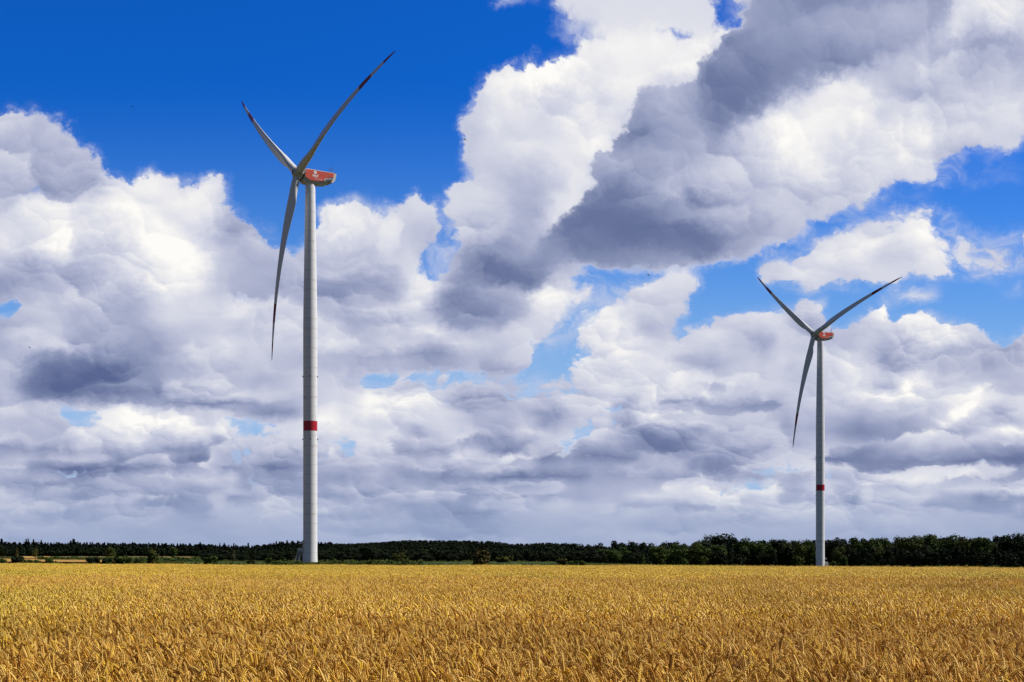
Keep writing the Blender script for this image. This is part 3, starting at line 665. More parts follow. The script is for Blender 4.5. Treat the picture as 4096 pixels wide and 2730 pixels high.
mb.tube((7.0, -.9, 2.05), (8.35, -.9, 2.35), .06, 5); mb.box((8.3, -.9, 2.42), (.35, .12, .16)); mb.box((6.95, -.9, 2.35), (.5, .3, .3)); mb.box((7.0, -.9, 2.0), (1.1, .4, .3))
mb.path([(6.3, -.9, 2.9), (6.6, -.9, 3.5), (7.0, -.9, 3.7), (7.5, -.9, 3.5), (7.75, -.9, 2.9), (7.8, -.9, 2.3)], .03, 4)
me_mast = mb.mesh('weather_mast', m_lamp)

# hub: y is the rotor's axis (upwind), blades leave it radially
mb = MB()
mb.lathe([(1.45, -1.30), (1.72, -1.0), (1.80, -.4), (1.78, .2), (1.62, .9), (1.35, 1.4), (1.05, 1.68), (.62, 1.78)], 48, 'Y'); me_hub = mb.mesh('hub', m_beige, True, 50)
mb = MB(); mb.lathe([(.56, 1.76), (.56, 1.80), (.42, 1.84), (.1, 1.85)], 24, 'Y'); me_hatch = mb.mesh('nose_hatch', m_dark, True, 40)
mb = MB(); mb.lathe([(1.62, -1.42), (1.78, -1.36), (1.78, -1.12), (1.62, -1.06)], 48, 'Y'); me_ring = mb.mesh('rear_seal', m_rubber, True, 40)
mb = MB(); mb.lathe([(1.34, .9), (1.42, 1.2), (1.42, 1.66), (1.36, 1.72)], 40); me_collar = mb.mesh('blade_collar', m_beige, True, 40)
mb = MB(); mb.lathe([(1.30, 1.72), (1.36, 1.73), (1.36, 1.84), (1.28, 1.85)], 40); me_seal = mb.mesh('blade_seal', m_rubber, True, 40)

def blade_mesh():
    """z along the span from the hub's centre, x to the trailing edge, y upwind"""
    n = 36; rings = []
    for r in list(np.linspace(1.6, 12, 22)) + list(np.linspace(13, 56, 44)) + [57, 57.6, 58.1, 58.4, 58.55]:
        s = r / BLADE
        root = 1.22
        c = np.interp(r, [1.6, 3.5, 6, 9, 11.5, 14, 20, 30, 40, 50, 55, 57, 58.0, 58.55], [2.44, 2.46, 2.75, 3.35, 3.52, 3.42, 2.95, 2.25, 1.68, 1.12, .78, .55, .33, .06])
        th = np.interp(r, [1.6, 3, 5, 8, 12, 20, 35, 58], [1.0, .98, .88, .66, .46, .33, .25, .19])
        ci = np.clip((r - 2.6) / 8.0, 0, 1); ci = ci * ci * (3 - 2 * ci)           # circle -> wing section
        tw = R(np.interp(r, [1.6, 8, 12, 20, 30, 40, 50, 58.6], [26, 22, 18, 11, 6.5, 3.5, 1.2, -.5]) + PITCH)
        bow = 8.4 * s * (1 - s) * (1 - .12 * s)
        pts = []
        for i in range(n):
            a = 2 * math.pi * i / n
            # circle
            cx, cy = math.cos(a) * root, math.sin(a) * root
            # section, trailing edge at a = 0, y>0 is the pressure side
            xc = (1 + math.cos(a)) / 2
            xx = xc                                                  # 0 at the leading edge, 1 at the trailing edge
            t = 5 * th * (.2969 * math.sqrt(xx) - .126 * xx - .3516 * xx ** 2 + .2843 * xx ** 3 - .1015 * xx ** 4)
            camb = .05 * (1 - (2 * xx - .8) ** 2) * ci
            yy = t * (1 if math.sin(a) >= 0 else -1) * (.75 if math.sin(a) >= 0 else 1.15) - camb
            ax, ay = (xx - .33) * c, yy * c
            px, py = cx * (1 - ci) + ax * ci, cy * (1 - ci) + ay * ci
            X = px * math.cos(tw) + py * math.sin(tw); Y = -px * math.sin(tw) + py * math.cos(tw)
            pts.append((X, Y + bow, r))
        rings.append(pts)
    return loft(rings, m_blade, 'blade', True)
PITCH = 3.0
me_blade = blade_mesh()

def turbine(px, depth, zb, hub_z, yaw, roll, door_az, label):
    x = (px - 2048) / 5400 * depth
    t = ob('wind_turbine', None, loc=(x, depth, zb), label=label, cat='wind turbine', group='wind turbines standing beyond the wheat field')
    t.empty_display_size = 5
    hz_ = hub_z - zb                                                 # nacelle's reference height over the base
    tw = ob('tower', me_tower, t, (0, 0, hz_ - 2.25 - TOWER_H))
    for zz in (37.9, 57.5):
        for a in (-90 + math.degrees(math.atan2(x, depth)) * -1, 0, 180, 90):
            ra = R(a); ob('obstruction_light', me_lamp, tw, (2.28 * math.cos(ra), 2.28 * math.sin(ra), zz), (0, 0, ra))
    e = ob('entrance_stairs', me_string, t, (0, 0, 0), (0, 0, door_az))
    ob('platform', me_platform, e); ob('guard_panel', me_guard, e); ob('door_canopy', me_canopy, e)
    for r_ in me_rail: ob('handrail', r_, e)
    for s_ in me_steps: ob('step', s_, e)
    dr = ob('door', me_door, t, (0, 0, 0), (0, 0, door_az)); ob('handle', me_handle, dr)
    n_ = ob('nacelle', me_body, t, (0, 0, hz_), (0, 0, yaw))
    for nm, me_ in (('rear_cap', me_cap), ('red_side_panel', me_side), ('red_side_panel', me_side2), ('roof_edge', me_roof), ('dark_field', me_field), ('emblem', me_swoosh), ('emblem', me_disc),
                    ('emblem_cut', me_cuts), ('lettering', me_t1), ('lettering', me_t2), ('lettering', me_t4), ('lettering', me_t3), ('weather_mast', me_mast)):
        ob(nm, me_, n_)
    tilt = R(5)
    a = Vector((-math.cos(yaw) * math.cos(tilt), -math.sin(yaw) * math.cos(tilt), math.sin(tilt)))
    e1 = a.cross(Vector((0, 0, 1))).normalized(); e2 = e1.cross(a)
    hub_p = Vector((0, 0, hz_)) + a * 4.3
    h_ = ob('hub', me_hub, t)
    fr = Matrix((( e1.x, a.x, e2.x), (e1.y, a.y, e2.y), (e1.z, a.z, e2.z)))
    if fr.determinant() < 0: fr = Matrix(((-e1.x, a.x, e2.x), (-e1.y, a.y, e2.y), (-e1.z, a.z, e2.z)))
    HM = Matrix.Translation(hub_p) @ fr.to_4x4(); h_.matrix_basis = HM
    ob('nose_hatch', me_hatch, h_); ob('rear_seal', me_ring, h_)
    for i in range(3):
        th = roll + i * 2 * math.pi / 3
        d = e1 * math.cos(th) + e2 * math.sin(th)
        te = e1 * math.sin(th) - e2 * math.cos(th)
        M = Matrix(((te.x, a.x, d.x), (te.y, a.y, d.y), (te.z, a.z, d.z)))
        M4 = Matrix.Translation(hub_p) @ M.to_4x4()
        bl = ob('blade', me_blade, t); bl.matrix_basis = M4
        for nm, me_ in (('blade_collar', me_collar), ('blade_seal', me_seal)):
            c_ = ob(nm, me_, h_); c_.matrix_basis = HM.inverted() @ M4
    return t
turbine(1241, 421, 0.0, EYE + 118.5, R(36.8), R(-202.4), R(197), 'nearer, taller wind turbine with stairs up to a door at its foot')
turbine(3281, 691, -5.3, EYE + 113.1, R(33.4), R(-200.0), R(12), 'farther, smaller wind turbine standing before the right-hand wood')

# ------------------------------------------------------------------ land
def smooth(a, b, x):
    t = np.clip((x - a) / (b - a), 0, 1); return t * t * (3 - 2 * t)
def ground_z(x, y):
    x = np.asarray(x, float); y = np.asarray(y, float)
    zl = np.interp(y, [0, 150, 300, 600, 900, 1250, 1500, 3000, 9000], [0, 0, .38, .38, .43, 1.83, 2.2, 3, 4])
    zc = np.interp(y, [0, 150, 421, 700, 1200, 2000, 9000], [0, 0, -.04, -1, -3, -2, 4])
    zr = np.interp(y, [0, 90, 200, 691, 900, 2000, 9000], [0, 0, -1.0, -5.3, -6, -6, 4])
    wl = 1 - smooth(-160, -60, x)
    wr = smooth(0, 130, x) * smooth(90, 160, y)
    z = zl * wl + zc * (1 - wl) * (1 - wr) + zr * (1 - wl) * wr
    z = z + 25 * np.exp(-((x + 185) / 330) ** 2 - ((y - 3100) / 600) ** 2)
    return z
gxs = np.unique(np.concatenate([np.linspace(-9000, -700, 24), np.linspace(-700, 700, 113), np.linspace(700, 9000, 24)]))
gys = np.unique(np.concatenate([np.linspace(-3000, -10, 16), np.linspace(-10, 400, 83), np.linspace(400, 1800, 113), np.linspace(1800, 4600, 57), np.linspace(4600, 16000, 24)]))
GXm, GYm = np.meshgrid(gxs, gys)
Vg = np.stack([GXm, GYm, ground_z(GXm, GYm)], -1).reshape(-1, 3)
nx_ = len(gxs); ii = (np.arange(len(gys) - 1)[:, None] * nx_ + np.arange(nx_ - 1)[None]).ravel()
Fg = np.stack([ii, ii + 1, ii + 1 + nx_, ii + nx_], 1)
m_ground, k, b = mat('soil_and_grass', (.05, .06, .02), .95, 0.0)
oc = k.node('ShaderNodeTexCoord').outputs['Object']
gnz = k.noise(k.vm('MULTIPLY', oc, (1, .5, 1)), .02, 6, .6)
k.put(b.inputs['Base Color'], k.mix(gnz, (.022, .036, .008, 1), (.055, .055, .018, 1)))
ob('ground', npmesh('ground', Vg, Fg, m_ground), kind='structure', label='grassy farmland reaching to the woods on the skyline', cat='ground')

def sheet(name, label, outline, color0, color1, dz, cat='field'):
    """a field laid on the land: outline in x,y, cut into cells that follow the ground"""
    xs = [p[0] for p in outline]; ys = [p[1] for p in outline]
    X, Y = np.meshgrid(np.linspace(min(xs), max(xs), 40), np.linspace(min(ys), max(ys), 40))
    n = len(outline); m = np.zeros(X.shape, bool)
    # map the unit square onto the quadrilateral outline
    u, v = np.meshgrid(np.linspace(0, 1, 40), np.linspace(0, 1, 40))
    P = [np.array(p, float) for p in outline]
    q_ = (P[0] * (1 - u[..., None]) + P[1] * u[..., None]) * (1 - v[..., None]) + (P[3] * (1 - u[..., None]) + P[2] * u[..., None]) * v[..., None]
    Vf = np.concatenate([q_, (ground_z(q_[..., 0], q_[..., 1]) + dz)[..., None]], -1).reshape(-1, 3)
    i0 = (np.arange(39)[:, None] * 40 + np.arange(39)[None]).ravel()
    Ff = np.stack([i0, i0 + 1, i0 + 41, i0 + 40], 1)
    m_, k, b = mat(name, color0, .95, 0.0)
    oc = k.node('ShaderNodeTexCoord').outputs['Object']
    k.put(b.inputs['Base Color'], k.mix(k.noise(k.vm('MULTIPLY', oc, (.3, 1, 1)), .08, 5, .6), (*color0, 1), (*color1, 1)))
    return ob(name, npmesh(name, Vf, Ff, m_), kind='structure', label=label, cat=cat)
def gx_(px, y): return (px - 2048) / 5400 * y
sheet('ripe_field', 'orange strip of ripe grain behind the bushes at left', [(gx_(-200, 300), 300), (gx_(470, 300), 300), (gx_(520, 600), 600), (gx_(-200, 600), 600)], (.46, .27, .09), (.38, .22, .07), .35)
sheet('ripe_field', 'narrow far strip of ripe grain before the dark spruce wood', [(gx_(60, 930), 930), (gx_(250, 930), 930), (gx_(190, 1240), 1240), (gx_(60, 1240), 1240)], (.48, .30, .10), (.40, .24, .08), .25)
sheet('fallow_field', 'brownish fallow field before the spruce wood at left', [(gx_(250, 640), 640), (gx_(800, 640), 640), (gx_(760, 1230), 1230), (gx_(200, 1230), 1230)], (.13, .105, .05), (.20, .15, .07), .25)
# ------------------------------------------------------------------ plants
rng = np.random.default_rng(11)
def leaf_mat(name, c0, c1, rough=.55):
    m, k, b = mat(name, c0, max(rough, .7), .08)
    rnd = k.node('ShaderNodeObjectInfo').outputs['Random']
    geo = k.node('ShaderNodeNewGeometry').outputs['Random Per Island']
    c = k.mix(geo, (*c0, 1), (*c1, 1))
    c = k.mix(k.m('MULTIPLY', rnd, .35), c, (c1[0] * 1.15, c1[1] * .85, c1[2] * .8, 1))
    k.put(b.inputs['Base Color'], c)
    return m
m_leaf = leaf_mat('broad_leaves', (.026, .054, .009), (.066, .098, .018))
m_olive = leaf_mat('olive_leaves', (.040, .056, .009), (.082, .094, .018))
m_brownleaf = leaf_mat('brownish_leaves', (.050, .046, .012), (.095, .075, .022))
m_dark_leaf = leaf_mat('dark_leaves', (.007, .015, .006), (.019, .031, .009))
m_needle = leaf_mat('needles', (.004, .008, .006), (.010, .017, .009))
m_lit = leaf_mat('lit_leaves', (.040, .070, .014), (.080, .110, .026))  # brighter copy of the leaves, with sunlight put into their colour
m_pale = leaf_mat('pale_leaves', (.075, .085, .024), (.13, .13, .040))
m_bark, k, b = mat('bark', (.055, .04, .028), .9, .1)
k.put(b.inputs['Base Color'], k.mix(k.noise(k.node('ShaderNodeTexCoord').outputs['Object'], 5, 4), (.04, .03, .02, 1), (.085, .065, .045, 1)))

def leaves(P, N, size, r, long=1.0):
    """one quad per point P, facing roughly N"""
    n = len(P)
    N = N + r.normal(0, .55, (n, 3)); N /= np.linalg.norm(N, axis=1)[:, None] + 1e-9
    t = r.normal(0, 1, (n, 3)); a = np.cross(N, t); a /= np.linalg.norm(a, axis=1)[:, None] + 1e-9
    c = np.cross(N, a)
    s = (size * r.uniform(.55, 1.35, n))[:, None]
    a = a * s * .5 * long; c = c * s * .5
    V_ = np.stack([P - a - c * .3, P - c, P + a + c * .3, P + c], 1).reshape(-1, 3)
    return V_, np.arange(4 * n).reshape(-1, 4)
def crown_points(lobes, n, r):
    L = np.array(lobes); w = (L[:, 3] * L[:, 4] + L[:, 3] * L[:, 5]); w /= w.sum()
    idx = r.choice(len(L), n, p=w)
    d = r.normal(0, 1, (n, 3)); d /= np.linalg.norm(d, axis=1)[:, None]
    rad = r.uniform(.35, 1.0, n) ** .45 * (1 + .16 * r.normal(0, 1, n).clip(-1.5, 1.8))
    P = L[idx, :3] + d * L[idx, 3:6] * rad[:, None]
    return P, d
def round_crown(r, n=3200, leaf=.05, tall=1.0, low=.12, lobes=17):
    """unit tree: height 1, width about 1 (scaled when placed)"""
    Lb = []
    for i in range(lobes):
        t = r.uniform(0, 1); z = low + .10 + (.80 - low) * t
        ring = .36 * math.sin(math.pi * min(max(.16 + .76 * t, 0), 1)) ** .8 * r.uniform(.55, 1.0)
        a = r.uniform(0, 2 * math.pi); rr = r.uniform(.09, .19)
        Lb.append((ring * math.cos(a), ring * math.sin(a), z, rr * 1.1, rr * 1.1, rr * .85))
    Lb.append((0, 0, .55, .26, .26, .30))
    P, d = crown_points(Lb, n, r)
    P[:, 2] = np.clip(P[:, 2], low * .3, None); P[:, 2] *= 1.0 / np.percentile(P[:, 2], 99.6)
    return leaves(P, d, leaf, r)
def conifer_crown(r, n=900, leaf=.06):
    t = r.uniform(0, 1, n) ** .75; a = r.uniform(0, 2 * math.pi, n)
    lay_ = .82 + .18 * np.sin(t * 55 + 1.5 * np.sin(a * 3))
    rad = .5 * (1 - t) * lay_ * r.uniform(.25, 1.05, n) ** .6 + .012
    P = np.stack([rad * np.cos(a), rad * np.sin(a), .06 + .94 * t - .10 * rad], 1)
    N = np.stack([np.cos(a) * .5, np.sin(a) * .5, np.full(n, .6)], 1)
    return leaves(P, N, leaf, r, 1.5)
def bush_crown(r, n=1500, leaf=.09, lobes=9, spiky=.0):
    Lb = [(r.uniform(-.30, .30), r.uniform(-.25, .25), r.uniform(.30, .78), r.uniform(.16, .26), r.uniform(.16, .26), r.uniform(.15, .26)) for _ in range(lobes)]
    Lb.append((0, 0, .40, .40, .34, .42))
    P, d = crown_points(Lb, n, r)
    if spiky: P[:, 2] += spiky * r.uniform(0, 1, n) ** 6
    P[:, 2] = np.abs(P[:, 2]); P[:, 2] /= np.percentile(P[:, 2], 99.5)
    return leaves(P, d, leaf, r)
def trunk_mesh(name, top=.55, r0=.03, seed=1, limbs=6):
    r = random.Random(seed); mb = MB(); p = Vector((0, 0, -.03)); pts = [p]
    for i in range(5): p = p + Vector((r.uniform(-.012, .012), r.uniform(-.012, .012), (top + .03) / 5)); pts.append(p)
    for i in range(5): mb.tube(pts[i], pts[i + 1], r0 * (1 - .14 * i), 7, r0 * (1 - .14 * (i + 1)), caps=False)
    for i in range(limbs):
        a = r.uniform(0, 6.28); s = pts[r.choice((2, 3, 4, 5))]; l = r.uniform(.15, .3)
        e = s + Vector((math.cos(a) * l, math.sin(a) * l, l * r.uniform(.6, 1.2)))
        mb.tube(s, e, r0 * .4, 5, r0 * .12, caps=False)
    return mb.mesh(name, m_bark, True)
R_ = np.random.default_rng(3)
V_round = [round_crown(R_, 4200, .042, low=.10) for _ in range(4)]
V_tree = [round_crown(R_, 2400, .055, low=.22, lobes=13) for _ in range(3)]
V_bush = [bush_crown(R_, 2600, .105, spiky=.05) for _ in range(4)]
V_con = [conifer_crown(R_, 1300, .06) for _ in range(2)]
def shared(lst, name, m): return [npmesh(name, v, f, m) for v, f in lst]
M_round = {m.name: shared(V_round, 'crown', m) for m in (m_leaf, m_dark_leaf, m_olive)}
M_tree = {m.name: shared(V_tree, 'crown', m) for m in (m_leaf, m_olive, m_pale, m_dark_leaf, m_lit)}
M_bush = {m.name: shared(V_bush, 'foliage', m) for m in (m_leaf, m_olive, m_brownleaf, m_dark_leaf)}
M_con = {m.name: shared(V_con, 'crown', m) for m in (m_leaf, m_needle, m_pale, m_olive)}
M_trunk = [trunk_mesh('trunk', .6, .028, s) for s in (1, 2, 3)]
M_stem = [trunk_mesh('stem', .5, .022, s, 8) for s in (5, 6)]

def plant(name, part, mesh, px, ytop, wpx, d, label, cat, group, stem=None, rz=None, base=None):
    """crown + trunk, sized from its outline in the photo at distance d"""
    p = at(px, ytop, d); zb = float(ground_z(p.x, d)) if base is None else base
    h = p.z - zb; w = wpx / 5400 * d
    t = ob(name, None, loc=(p.x, d, zb), label=label, cat=cat, group=group)
    t.rotation_euler = (0, 0, rng.uniform(0, 6.28) if rz is None else rz)
    t.empty_display_size = 1
    c = ob(part, mesh, t); c.scale = (w, w, h)
    s = ob('trunk' if part == 'crown' else 'stem', stem or M_trunk[int(rng.integers(3))], t); s.scale = (h * .9, h * .9, h)
    return t

# --- bushes along the far edge of the wheat, left to right
GB = 'bushes along the far edge of the wheat'
for i, (px, yt, w, d, mt, lab) in enumerate((
    (10, 2238, 46, 168, m_leaf, 'low dark green bush cut by the left edge of the picture'),
    (74, 2226, 58, 172, m_dark_leaf, 'wide dark bush below the pale young tree at far left'),
    (112, 2240, 36, 165, m_leaf, 'low straggling bush just right of the wide dark bush at far left'),
    (147, 2242, 38, 170, m_leaf, 'lowest weedy bush below the small lone tree, between two taller bushes'),
    (196, 2236, 44, 166, m_leaf, 'ragged bush in front of the middle of the orange grain strip'),
    (369, 2231, 60, 168, m_dark_leaf, 'round dark bush at the right end of the orange grain strip'),
    (430, 2235, 42, 168, m_dark_leaf, 'small round bush between the round dark bush and the broad one'),
    (491, 2226, 78, 166, m_leaf, 'broad bush with a pointed sapling rising out of it'),
    (556, 2236, 56, 169, m_leaf, 'flat bush between the broad bush and the tall shrub'),
    (612, 2201, 54, 166, m_olive, 'tall olive shrub standing higher than all the bushes at left'),
    (843, 2226, 48, 166, m_leaf, 'round green bush alone before the maize, midway to the nearer turbine'),
    (1000, 2243, 32, 167, m_dark_leaf, 'small bush in the low hedge, second left of the nearer turbine'),
    (1073, 2233, 34, 167, m_leaf, 'taller bush in the low hedge, first left of the nearer turbine'),
    (1924, 2203, 76, 140, m_brownleaf, 'big brownish bush standing alone near the middle of the picture'),
    (2018, 2228, 66, 190, m_olive, 'low olive bush just right of the big brownish bush'),
    (2250, 2236, 42, 175, m_olive, 'left and tallest of three small bushes before the dark wood'),
    (2292, 2245, 50, 178, m_leaf, 'flat middle one of three small bushes before the dark wood'),
    (2329, 2242, 28, 174, m_olive, 'right and narrowest of three small bushes before the dark wood'))):
    plant('bush', 'foliage', M_bush[mt.name][i % 4], px, yt, w * 1.12, d, lab, 'bush', GB, M_stem[i % 2])
plant('sapling', 'crown', M_con[m_leaf.name][0], 503, 2205, 17, 167, 'pointed sapling rising out of the broad bush at left', 'sapling', None)
# far olive and dark trees before the middle wood
GT = 'single trees in front of the woods'
for i, (px, yt, w, d, mesh, lab) in enumerate((
    (10, 2184, 56, 520, M_tree[m_dark_leaf.name][0], 'dark round tree cut by the left edge of the picture'),
    (67, 2193, 26, 430, M_con[m_pale.name][1], 'pale young tree with a pointed crown at far left'),
    (141, 2196, 30, 430, M_tree[m_pale.name][1], 'small lone tree with a bare trunk on the orange field'),
    (447, 2190, 52, 480, M_tree[m_lit.name][2], 'round tree with a lit green crown before the spruce wood'),
    (694, 2191, 52, 440, M_tree[m_lit.name][1], 'round dark tree on a slim trunk, between the tall shrub and the bare sapling'),
    (1592, 2213, 78, 330, M_round[m_olive.name][1], 'squat olive tree right of the nearer turbine'),
    (1470, 2187, 118, 420, M_round[m_dark_leaf.name][0], 'great black-green tree first to the right of the nearer turbine'),
    (1330, 2227, 20, 380, M_tree[m_leaf.name][0], 'little green tree close by the foot of the nearer turbine'))):
    plant('tree', 'crown', mesh, px, yt, w, d, lab, 'tree', GT)
# thin bare sapling
mb = MB(); r2 = random.Random(8); H_ = 7.4
pts = [Vector((.12 * math.sin(i), 0, H_ * i / 8)) for i in range(9)]
for i in range(8): mb.tube(pts[i], pts[i + 1], .09 * (1 - i * .1), 5, .09 * (1 - (i + 1) * .1), caps=False)
br_pts = []
for i in range(34):
    z0 = r2.uniform(1.8, H_ * .97); a = r2.uniform(0, 6.28); l = (.3 + 1.05 * math.sin(math.pi * (z0 - 1.2) / (H_ - .6))) * r2.uniform(.5, 1)
    s = Vector((0, 0, z0)); e = s + Vector((math.cos(a) * l, math.sin(a) * l, l * .55)); mb.tube(s, e, .035, 4, .015, caps=False); br_pts += [s.lerp(e, q2) for q2 in (.5, .7, .9, 1.0)]
m_grey, _, _ = mat('grey_bark', (.20, .19, .14), .9, .1)
p = at(937, 2204, 320); zb = float(ground_z(p.x, 320))
sp = ob('sapling', None, loc=(p.x, 320, zb), label='thin sparse sapling with pale twigs standing alone in the maize', cat='sapling')
o = ob('trunk', mb.mesh('trunk', m_grey, True), sp); sc_ = (p.z - zb) / H_; o.scale = (sc_,) * 3
bp = np.array([v[:] for v in br_pts]); vv, ff = leaves(np.repeat(bp, 2, 0) + rng.normal(0, .12, (len(bp) * 2, 3)), rng.normal(0, 1, (len(bp) * 2, 3)), .22, rng)
o = ob('foliage', npmesh('foliage', vv, ff, m_pale), sp); o.scale = (sc_,) * 3

# --- trees along the front of the right-hand wood
GW_ = 'trees along the front of the right-hand wood'
wood = (
    (2432, 2200, 104, 560, 'round', m_leaf, 'broad rounded tree at the left end of the right-hand wood'),
    (2492, 2191, 74, 600, 'round', m_leaf, 'second tree of the right-hand wood, just behind its broad left end tree'),
    (2530, 2212, 60, 590, 'round', m_dark_leaf, 'low dark tree left of the small pointed one in the right-hand wood'),
    (2571, 2209, 28, 580, 'con', m_leaf, 'small pointed tree in the gap near the left end of the right-hand wood'),
    (2642, 2188, 92, 640, 'round', m_leaf, 'spreading tree just right of the small pointed tree'),
    (2712, 2178, 92, 690, 'round', m_leaf, 'full tree left below the highest crown of the wood'),
    (2786, 2176, 88, 700, 'round', m_leaf, 'tree directly below the left side of the highest crown'),
    (2862, 2139, 150, 860, 'round', m_dark_leaf, 'highest dark crown of the wood, left of the farther turbine'),
    (2870, 2182, 80, 720, 'round', m_leaf, 'lower green tree in front of the highest dark crown'),
    (2936, 2152, 70, 850, 'round', m_dark_leaf, 'dark crown second highest, right beside the highest one'),
    (2984, 2156, 80, 740, 'round', m_leaf, 'lit green crown right of the two dark high crowns'),
    (3048, 2168, 92, 740, 'round', m_leaf, 'third tree left of the farther turbine in the wood'),
    (3108, 2161, 90, 745, 'round', m_dark_leaf, 'second tree left of the farther turbine in the wood'),
    (3172, 2166, 84, 735, 'round', m_olive, 'tree with pale flower-like glints, first left of the farther turbine'),
    (3240, 2163, 76, 760, 'round', m_leaf, 'tree half hidden behind the farther turbine\'s tower'),
    (3336, 2155, 66, 760, 'round', m_dark_leaf, 'first dark high crown right of the farther turbine'),
    (3352, 2190, 60, 735, 'round', m_olive, 'lower olive tree close right of the farther turbine'),
    (3412, 2154, 84, 770, 'round', m_leaf, 'second high crown right of the farther turbine'),
    (3414, 2198, 44, 730, 'con', m_olive, 'feathery pointed tree standing before the wood right of the farther turbine'),
    (3478, 2158, 78, 760, 'round', m_leaf, 'third high crown right of the farther turbine'),
    (3500, 2190, 74, 730, 'round', m_olive, 'olive tree in front of the third and fourth high crowns right of the farther turbine'),
    (3540, 2158, 76, 770, 'round', m_leaf, 'fourth high crown right of the farther turbine'),
    (3598, 2151, 76, 780, 'round', m_leaf, 'fifth high crown right of the farther turbine'),
    (3656, 2147, 92, 770, 'round', m_olive, 'lit olive crown at the middle of the wood right of the farther turbine'),
    (3732, 2141, 86, 780, 'round', m_leaf, 'tall crown near the middle of the wood right of the farther turbine'),
    (3700, 2185, 90, 735, 'round', m_dark_leaf, 'dark lower tree below the tall middle crown at right'),
    (3802, 2144, 92, 770, 'round', m_leaf, 'fourth crown in from the right edge of the picture'),
    (3872, 2152, 82, 760, 'round', m_olive, 'third crown in from the right edge of the picture'),
    (3942, 2153, 86, 755, 'round', m_leaf, 'second crown in from the right edge of the picture'),
    (4010, 2149, 80, 775, 'round', m_dark_leaf, 'dark crown next to the tall one at the right edge'),
    (4074, 2138, 124, 765, 'round', m_dark_leaf, 'tall dark crown cut by the right edge of the picture'))
for i, (px, yt, w, d, kd, mt, lab) in enumerate(wood):
    me_ = M_round[mt.name][i % 4] if kd == 'round' else M_con[mt.name][i % 2]
    plant('tree', 'crown', me_, px, yt, w * 1.45, d, lab, 'tree', GW_)
GS = 'shrubs at the foot of the right-hand wood'
for i, (px, yt, w, d, mt, lab) in enumerate((
    (3196, 2251, 24, 500, m_olive, 'small shrub before the wood just left of the farther turbine'),
    (3330, 2247, 38, 520, m_olive, 'shrub hiding the stairs of the farther turbine'),
    (3375, 2228, 34, 600, m_leaf, 'shrub second right of the farther turbine at the foot of the wood'))):
    plant('shrub', 'foliage', M_bush[mt.name][i % 4], px, yt, w * 1.1, d, lab, 'shrub', GS, M_stem[0])

# --- woods that read as one mass
def wood_mass(name, label, items, variants, mt, cat='wood', peaks=None):
    Vs, Fs, o_ = [], [], 0
    for px, yt, wpx, d in items:
        p = at(px, yt, d); zb = float(ground_z(p.x, d)); h = p.z - zb; w = wpx / 5400 * d
        vs_ = peaks if (peaks and d == 1400) else variants
        v, f = vs_[int(rng.integers(len(vs_)))]
        a = rng.uniform(0, 6.28); c, s = math.cos(a), math.sin(a)
        q = np.stack([(v[:, 0] * c - v[:, 1] * s) * w + p.x, (v[:, 0] * s + v[:, 1] * c) * w + d, v[:, 2] * h + zb], 1)
        Vs.append(q); Fs.append(f + o_); o_ += len(v)
    return ob(name, npmesh(name, np.concatenate(Vs), np.concatenate(Fs), mt), kind='stuff', label=label, cat=cat)
lo_con = [conifer_crown(R_, 300, .13) for _ in range(3)] + [round_crown(R_, 300, .15, low=.05, lobes=8) for _ in range(4)]
lo_round = [round_crown(R_, 420, .13, low=.08, lobes=10) for _ in range(4)]
mid_round = [round_crown(R_, 1100, .075, low=.08, lobes=14) for _ in range(4)]
def prof(xs, ys): return lambda x: float(np.interp(x, xs, ys))
pl = prof([-300, 0, 60, 350, 700, 900, 1000, 1060, 1140, 1200, 1300], [2166, 2167, 2170, 2171, 2175, 2179, 2183, 2177, 2167, 2166, 2170])
it = []
for d, dy, n in ((1330, 9, 120), (1370, 5, 120), (1410, 0, 130)):
    for i in range(n):
        px = -280 + (1330 + 280) * (i + rng.uniform(0, 1)) / n
        it.append((px, pl(px) + dy + rng.normal(0, 1.3) + 2, rng.uniform(24, 40), d + rng.uniform(-14, 14)))
for px, yt, w in ((6, 2158, 22), (105, 2159, 14), (113, 2158, 12), (134, 2160, 14), (165, 2163, 14), (295, 2160, 26), (284, 2166, 16), (530, 2171, 14), (800, 2171, 16), (880, 2174, 9), (897, 2174, 12), (935, 2176, 12), (993, 2174, 14), (1105, 2168, 14), (1125, 2168, 12), (1148, 2164, 16), (1170, 2166, 12), (1190, 2166, 12)):
    it.append((px, yt, w * 2.0, 1400))
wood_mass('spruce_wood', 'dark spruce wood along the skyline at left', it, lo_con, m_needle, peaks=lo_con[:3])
it = []
for d, dy, n in ((1250, 24, 70), (1290, 15, 70)):
    for i in range(n):
        px = -260 + (1360 + 260) * (i + rng.uniform(0, 1)) / n
        it.append((px, pl(px) + dy + rng.normal(0, 3), rng.uniform(26, 42), d + rng.uniform(-12, 12)))
for i in range(120):
    px = -260 + 1600 * (i + rng.uniform(0, 1)) / 120
    it.append((px, 2207 + rng.normal(0, 5), rng.uniform(30, 48), 1245))
wood_mass('wood_edge', 'dark leafy edge of the spruce wood at left', it, lo_round, m_dark_leaf)
